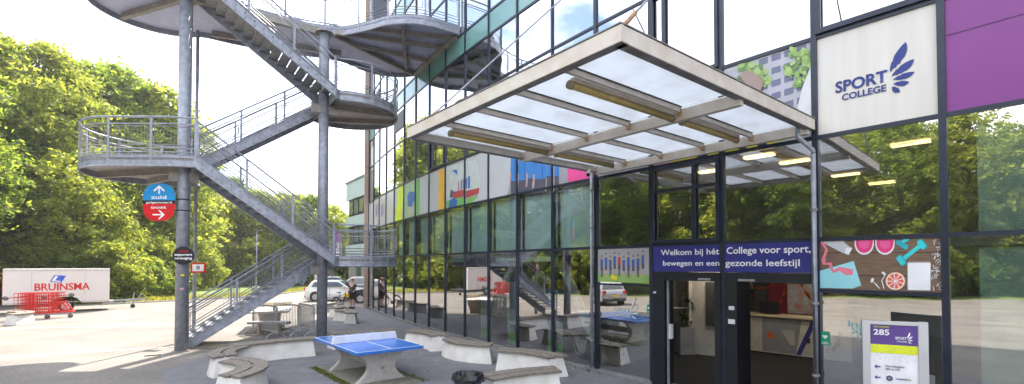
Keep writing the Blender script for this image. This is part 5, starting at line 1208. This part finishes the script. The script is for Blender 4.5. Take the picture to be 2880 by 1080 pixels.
# ================================================================ TREES
def treemesh(seed,h,rad,base,nclump,leafn,leafs,trunk_r,flat=1.0):
    """returns (foliage mesh, wood mesh) built around the origin"""
    rg=np.random.default_rng(seed);rr_=random.Random(seed)
    wood=MB();tips=[];top=h*.86
    ax=[V(0,0,0)]
    for k in range(1,7): ax.append(V(rr_.uniform(-.12,.12)*k*.5,rr_.uniform(-.12,.12)*k*.5,top*k/6))
    wood.tube(ax,[trunk_r*(1-.14*k) for k in range(7)],8)
    cl=[]
    for k in range(nclump):
        t=rr_.random()**.85;z=base+(h-base)*t;prof=math.sin(min(1,(t*.86+.14))*PI)**.55 if t>.3 else (.62+.38*t/.3)
        a=rr_.random()*2*PI;rd_=rad*prof*(.35+.65*rr_.random()**.5)
        c=V(rd_*math.cos(a),rd_*math.sin(a),z);cl.append((c,rad*(.10+.16*rr_.random())))
        if k%3==0:
            q=at_path(ax,max(0,z-rd_*.6-.3));wood.tube([q,q.lerp(c,.5)+V(0,0,-.15),c],[trunk_r*.32,trunk_r*.2,trunk_r*.06],5)
    nsp=11;per=max(8,leafn//nsp);n=nsp*per*len(cl);cen=np.array([tuple(c) for c,_ in cl]);rs=np.array([r for _,r in cl])
    ii=np.repeat(np.arange(len(cl)),nsp*per);ds=rg.normal(size=(len(cl)*nsp,3))*np.array([1,1,.6])+np.array([0,0,.25]);ds/=np.linalg.norm(ds,axis=1)[:,None];d=np.repeat(ds,per,axis=0)
    tt_=.15+1.15*rg.random(n)**.8;L3=rs[ii]*1.35*np.repeat(.6+.6*rg.random(len(cl)*nsp),per)
    pos=cen[ii]+d*(L3*tt_)[:,None]+rg.normal(size=(n,3))*(.05+.10*rs[ii])[:,None];pos[:,2]-=.28*L3*tt_**2
    # sprays: hang leaf groups along a drooping direction
    nr=rg.normal(size=(n,3))+np.array([0,0,1.1])+d*.5;nr/=np.linalg.norm(nr,axis=1)[:,None]
    t1=np.cross(nr,rg.normal(size=(n,3)));t1/=np.linalg.norm(t1,axis=1)[:,None];t2=np.cross(nr,t1)
    s=leafs*(.6+.8*rg.random(n))[:,None];A=pos-t1*s;Bq=pos+t2*s*.42-nr*s*.12;Cq=pos+t1*s;D=pos-t2*s*.42-nr*s*.12
    vs=np.stack([A,Bq,Cq,D],1).reshape(-1,3);me=bpy.data.meshes.new('foliage')
    me.vertices.add(len(vs));me.vertices.foreach_set('co',vs.ravel().astype(np.float32));me.loops.add(n*4);me.loops.foreach_set('vertex_index',np.arange(n*4,dtype=np.int32))
    me.polygons.add(n);me.polygons.foreach_set('loop_start',np.arange(0,n*4,4,dtype=np.int32));me.update(calc_edges=True)
    return me,wood
BARK=M('bark',(.13,.10,.075),.9,0,.35,6,bump=.4,stretch=(1,1,.3))
LA_=leafmat('leaf_bright',(.10,.15,.03),(.33,.34,.075),(1.9,1.9,.9));LB2_=leafmat('leaf_mid',(.07,.12,.028),(.25,.29,.06),(1.9,1.95,.9));LC_=leafmat('leaf_dark',(.05,.095,.025),(.16,.21,.045),(1.9,2,.8))
def maketree(seed,h,rad,base,nc,ln,ls,tr_,mat,name='broadleaf_tree'):
    me,w=treemesh(seed,h,rad,base,nc,ln,ls,tr_);o=thing(name,'tree','tree',(0,0,0));me.materials.append(mat)
    w.build('trunk',BARK,o,True);f=bpy.data.objects.new('crown',me);COL.objects.link(f);f.parent=o;return o
T=[maketree(11,18,4.8,3.5,190,170,.16,.32,LA_),maketree(12,16,4.2,3.0,170,165,.16,.28,LB2_),maketree(13,12,3.8,1.8,140,170,.16,.22,LA_),maketree(14,12.5,3.4,2,130,190,.15,.2,LC_)]
SH=[maketree(21,3.6,2.3,.2,60,300,.12,.08,LB2_,'shrub'),maketree(22,4.4,2.6,.2,70,300,.12,.08,LA_,'shrub')]
used=[False]*6;srt=random.Random(9)
def put(k,x,yv,sc_,label,group,cat='tree'):
    src=(T+SH)[k]
    if used[k]: o=copy_tree(src)
    else: o=src;used[k]=True
    place(o,(x,yv,0),srt.random()*6.28,label,group,(sc_,sc_,sc_*srt.uniform(.97,1.03)));o['category']=cat;return o
G1='trees along the left side of the square'
for k,px,Y,h,lb_ in ((0,-60,34,1.06,'tallest tree cut by the left edge of the picture'),(0,110,36.5,1.03,'tall bright tree with its crown above the left half of the trailer'),(1,235,41,1.2,'tall tree behind the right half of the trailer, its crown above the lettering'),(1,330,44,1.3,'tall loose tree ending just above the oval sign'),(2,415,46,1.62,'rightmost of the tall trees on the left, behind the curved lower landing'),(2,180,33.5,.85,'rounded low tree right behind the trailer'),(3,20,32.5,.9,'dark low tree at the left edge behind the trailer'),(2,-120,36,1.45,'tree beyond the left edge')):
    put(k,(px-1440)/F_*Y,Y,h,lb_,G1)
for n,(px,Y,s) in enumerate(((30,31.5,.85),(120,32,.9),(215,32.5,.9),(300,33.5,.9),(365,36,.95),(430,39,1.0),(480,44,.95),(540,50,1.1),(70,35,1.4),(260,36,1.5),(390,42,1.5))):
    put(4+n%2,(px-1440)/F_*Y,Y,s,['shrub'][0],'shrubs along the left verge','shrub')['label']=('leafy green shrub, number %d from the left in the hedge line'%n) if 0 else ['shrub behind the left end of the trailer','shrub above the blue emblem of the trailer','shrub behind the right part of the trailer','shrub at the right end of the trailer','shrub above the trailer coupling','shrub left of the big column','shrub right behind the big column','shrub between column and lowest stair flight','tall shrub filling the gap above the left trailer half','tall shrub filling the gap above the right trailer end','tall shrub behind the round black sign'][n]
G2='trees across the far end of the square'
for n,(k,px,Y,s,lb_) in enumerate(((2,520,56,1.12,'tree just right of the big sign column'),(2,600,62,1.1,'bright tree above the lowest stair flight, left part'),(3,660,66,1.15,'dark narrow tree showing through the middle stair flight'),(2,720,64,1.05,'bright tree behind the lamp post'),(1,790,72,.8,'tree left of the second column'),(2,838,66,1.05,'pale tree peeking over the second stair flight'),(3,880,62,.9,'tree directly behind the second column'),(2,930,60,.85,'tree between the second column and the teal building'),(2,985,70,.8,'tree behind the teal building edge'),(1,560,74,.9,'taller back tree behind the thin post'),(1,700,80,.95,'back row tree above the stair railing'))):
    put(k,(px-1440)/F_*Y,Y,s,lb_,G2)
for n,(px,Y,s) in enumerate(((560,60,1.3),(610,58,1.2),(660,62,1.4),(715,60,1.3),(770,64,1.4),(830,62,1.3),(880,62,1.2),(925,60,1.1),(965,58,1.0),(1010,60,1.2))):
    put(4+n%2,(px-1440)/F_*Y,Y,s,['shrub at the left foot of the far tree line','shrub under the rails of the lowest flight','shrub left of the lamp post foot','shrub right of the lamp post foot','shrub behind the two walkers','shrub above the two walkers, to their right','shrub behind the second column','shrub beside the flag','shrub left of the teal building','shrub hidden behind the corner column'][n],'shrubs at the far end of the square','shrub')
G3='trees seen only as reflections in the glass'
for n,(x_,y_,k,s) in enumerate(((-33,26,1,.85),(-34,20,2,1.05),(-32,14,3,1.0),(-35,8,1,.8),(-33,2,2,1.1),(-32,-4,3,1.05),(-35,-10,2,1.1),(-33,-16,1,.8),(-34,-22,2,1.1),(-30,-28,3,1.1),(-24,-33,2,1.1),(-17,-36,1,.85),(-10,-38,2,1.1),(-41,5,0,.8),(-42,-8,0,.8),(-40,18,0,.85))):
    put(k,x_,y_,s*1.18,'tree standing outside the picture, seen mirrored in the glass facade',G3)
for n,y_ in enumerate(range(-34,22,5)): put((2,3,1)[n%3],-45-(n%2)*3,y_+2,1.35,'tree standing outside the picture, seen mirrored in the glass facade',G3)
for n,y_ in enumerate(range(-30,30,4)): put(4+n%2,-36,y_,2.0,'shrub standing outside the picture, seen mirrored in the glass facade','mirrored shrubs','shrub')
for n,y_ in enumerate(range(-30,30,5)): put(4+n%2,-29.5-(n%3),y_,1.1,'shrub standing outside the picture, seen mirrored in the glass facade','mirrored shrubs','shrub')
# ================================================================ LIGHT, SKY, CAMERA
w=bpy.data.worlds.new('World');sc.world=w;w.use_nodes=True;nt=w.node_tree;N=nt.nodes;L=nt.links
bg=N['Background'];sky=N.new('ShaderNodeTexSky');sky.sky_type='NISHITA';sky.sun_disc=False
hz=MB();x0,x1,y0,y1,z0,z1=-100,66,-92,156,-1,27
hz.box(((x0+x1)/2,(y0+y1)/2,(z0+z1)/2),(x1-x0,y1-y0,z1-z0));hz=hz.build('haze',None);hz['kind']='stuff'
hm=bpy.data.materials.new('haze');hm.use_nodes=True;hn=hm.node_tree;hn.nodes.clear();ho=hn.nodes.new('ShaderNodeOutputMaterial');hv=hn.nodes.new('ShaderNodeVolumePrincipled')
hv.inputs['Color'].default_value=(.95,.96,1,1);hv.inputs['Density'].default_value=HAZE;hv.inputs['Anisotropy'].default_value=.3;hn.links.new(hv.outputs[0],ho.inputs['Volume']);hz.data.materials.clear();hz.data.materials.append(hm)
ELV,AZ=R(50),R(1.5)      # azimuth measured from +Y towards +X
sky.sun_elevation=ELV;sky.sun_rotation=AZ;sky.altitude=10;sky.air_density=1.0;sky.dust_density=2.2;sky.ozone_density=1.2
tc=N.new('ShaderNodeTexCoord');mp=N.new('ShaderNodeMapping');mp.inputs['Scale'].default_value=(1,1,2.2);n=N.new('ShaderNodeTexNoise');n.inputs['Scale'].default_value=2.1;n.inputs['Detail'].default_value=9;n.inputs['Roughness'].default_value=.55
r=N.new('ShaderNodeValToRGB');r.color_ramp.elements[0].position=.40;r.color_ramp.elements[1].position=.56;r.color_ramp.elements[0].color=(0,0,0,1)
L.new(tc.outputs['Generated'],mp.inputs[0]);L.new(mp.outputs[0],n.inputs['Vector']);L.new(n.outputs['Fac'],r.inputs[0])
mx=N.new('ShaderNodeMixRGB');L.new(r.outputs[0],mx.inputs[0]);L.new(sky.outputs[0],mx.inputs[1]);mx.inputs[2].default_value=(CLOUD,CLOUD,CLOUD*1.04,1)
L.new(mx.outputs[0],bg.inputs['Color']);bg.inputs['Strength'].default_value=SKYS
sl=bpy.data.lights.new('sun','SUN');sl.energy=SUNE;sl.angle=R(.5);sl.color=(1,.91,.78);so=bpy.data.objects.new('sun',sl);COL.objects.link(so)
dv=V(math.sin(AZ)*math.cos(ELV),math.cos(AZ)*math.cos(ELV),math.sin(ELV));so.rotation_euler=dv.to_track_quat('Z','Y').to_euler();so.location=(0,0,40)
cam=bpy.data.cameras.new('camera');co=bpy.data.objects.new('camera',cam);COL.objects.link(co);co.location=(0,0,CZ);co.rotation_euler=(R(90)+PT,0,0)
cam.sensor_width=36;cam.lens=F_/2880*36;cam.shift_x=0;cam.shift_y=(Y0_-540)/2880;cam.clip_end=1000;cam.clip_start=.05;sc.camera=co
sc.view_settings.view_transform='Standard';sc.view_settings.look='None';sc.view_settings.exposure=EXPO;sc.view_settings.gamma=1
sc.cycles.transparent_max_bounces=12;sc.cycles.max_bounces=7;sc.cycles.diffuse_bounces=3;sc.cycles.glossy_bounces=4;sc.cycles.caustics_reflective=False;sc.cycles.caustics_refractive=False
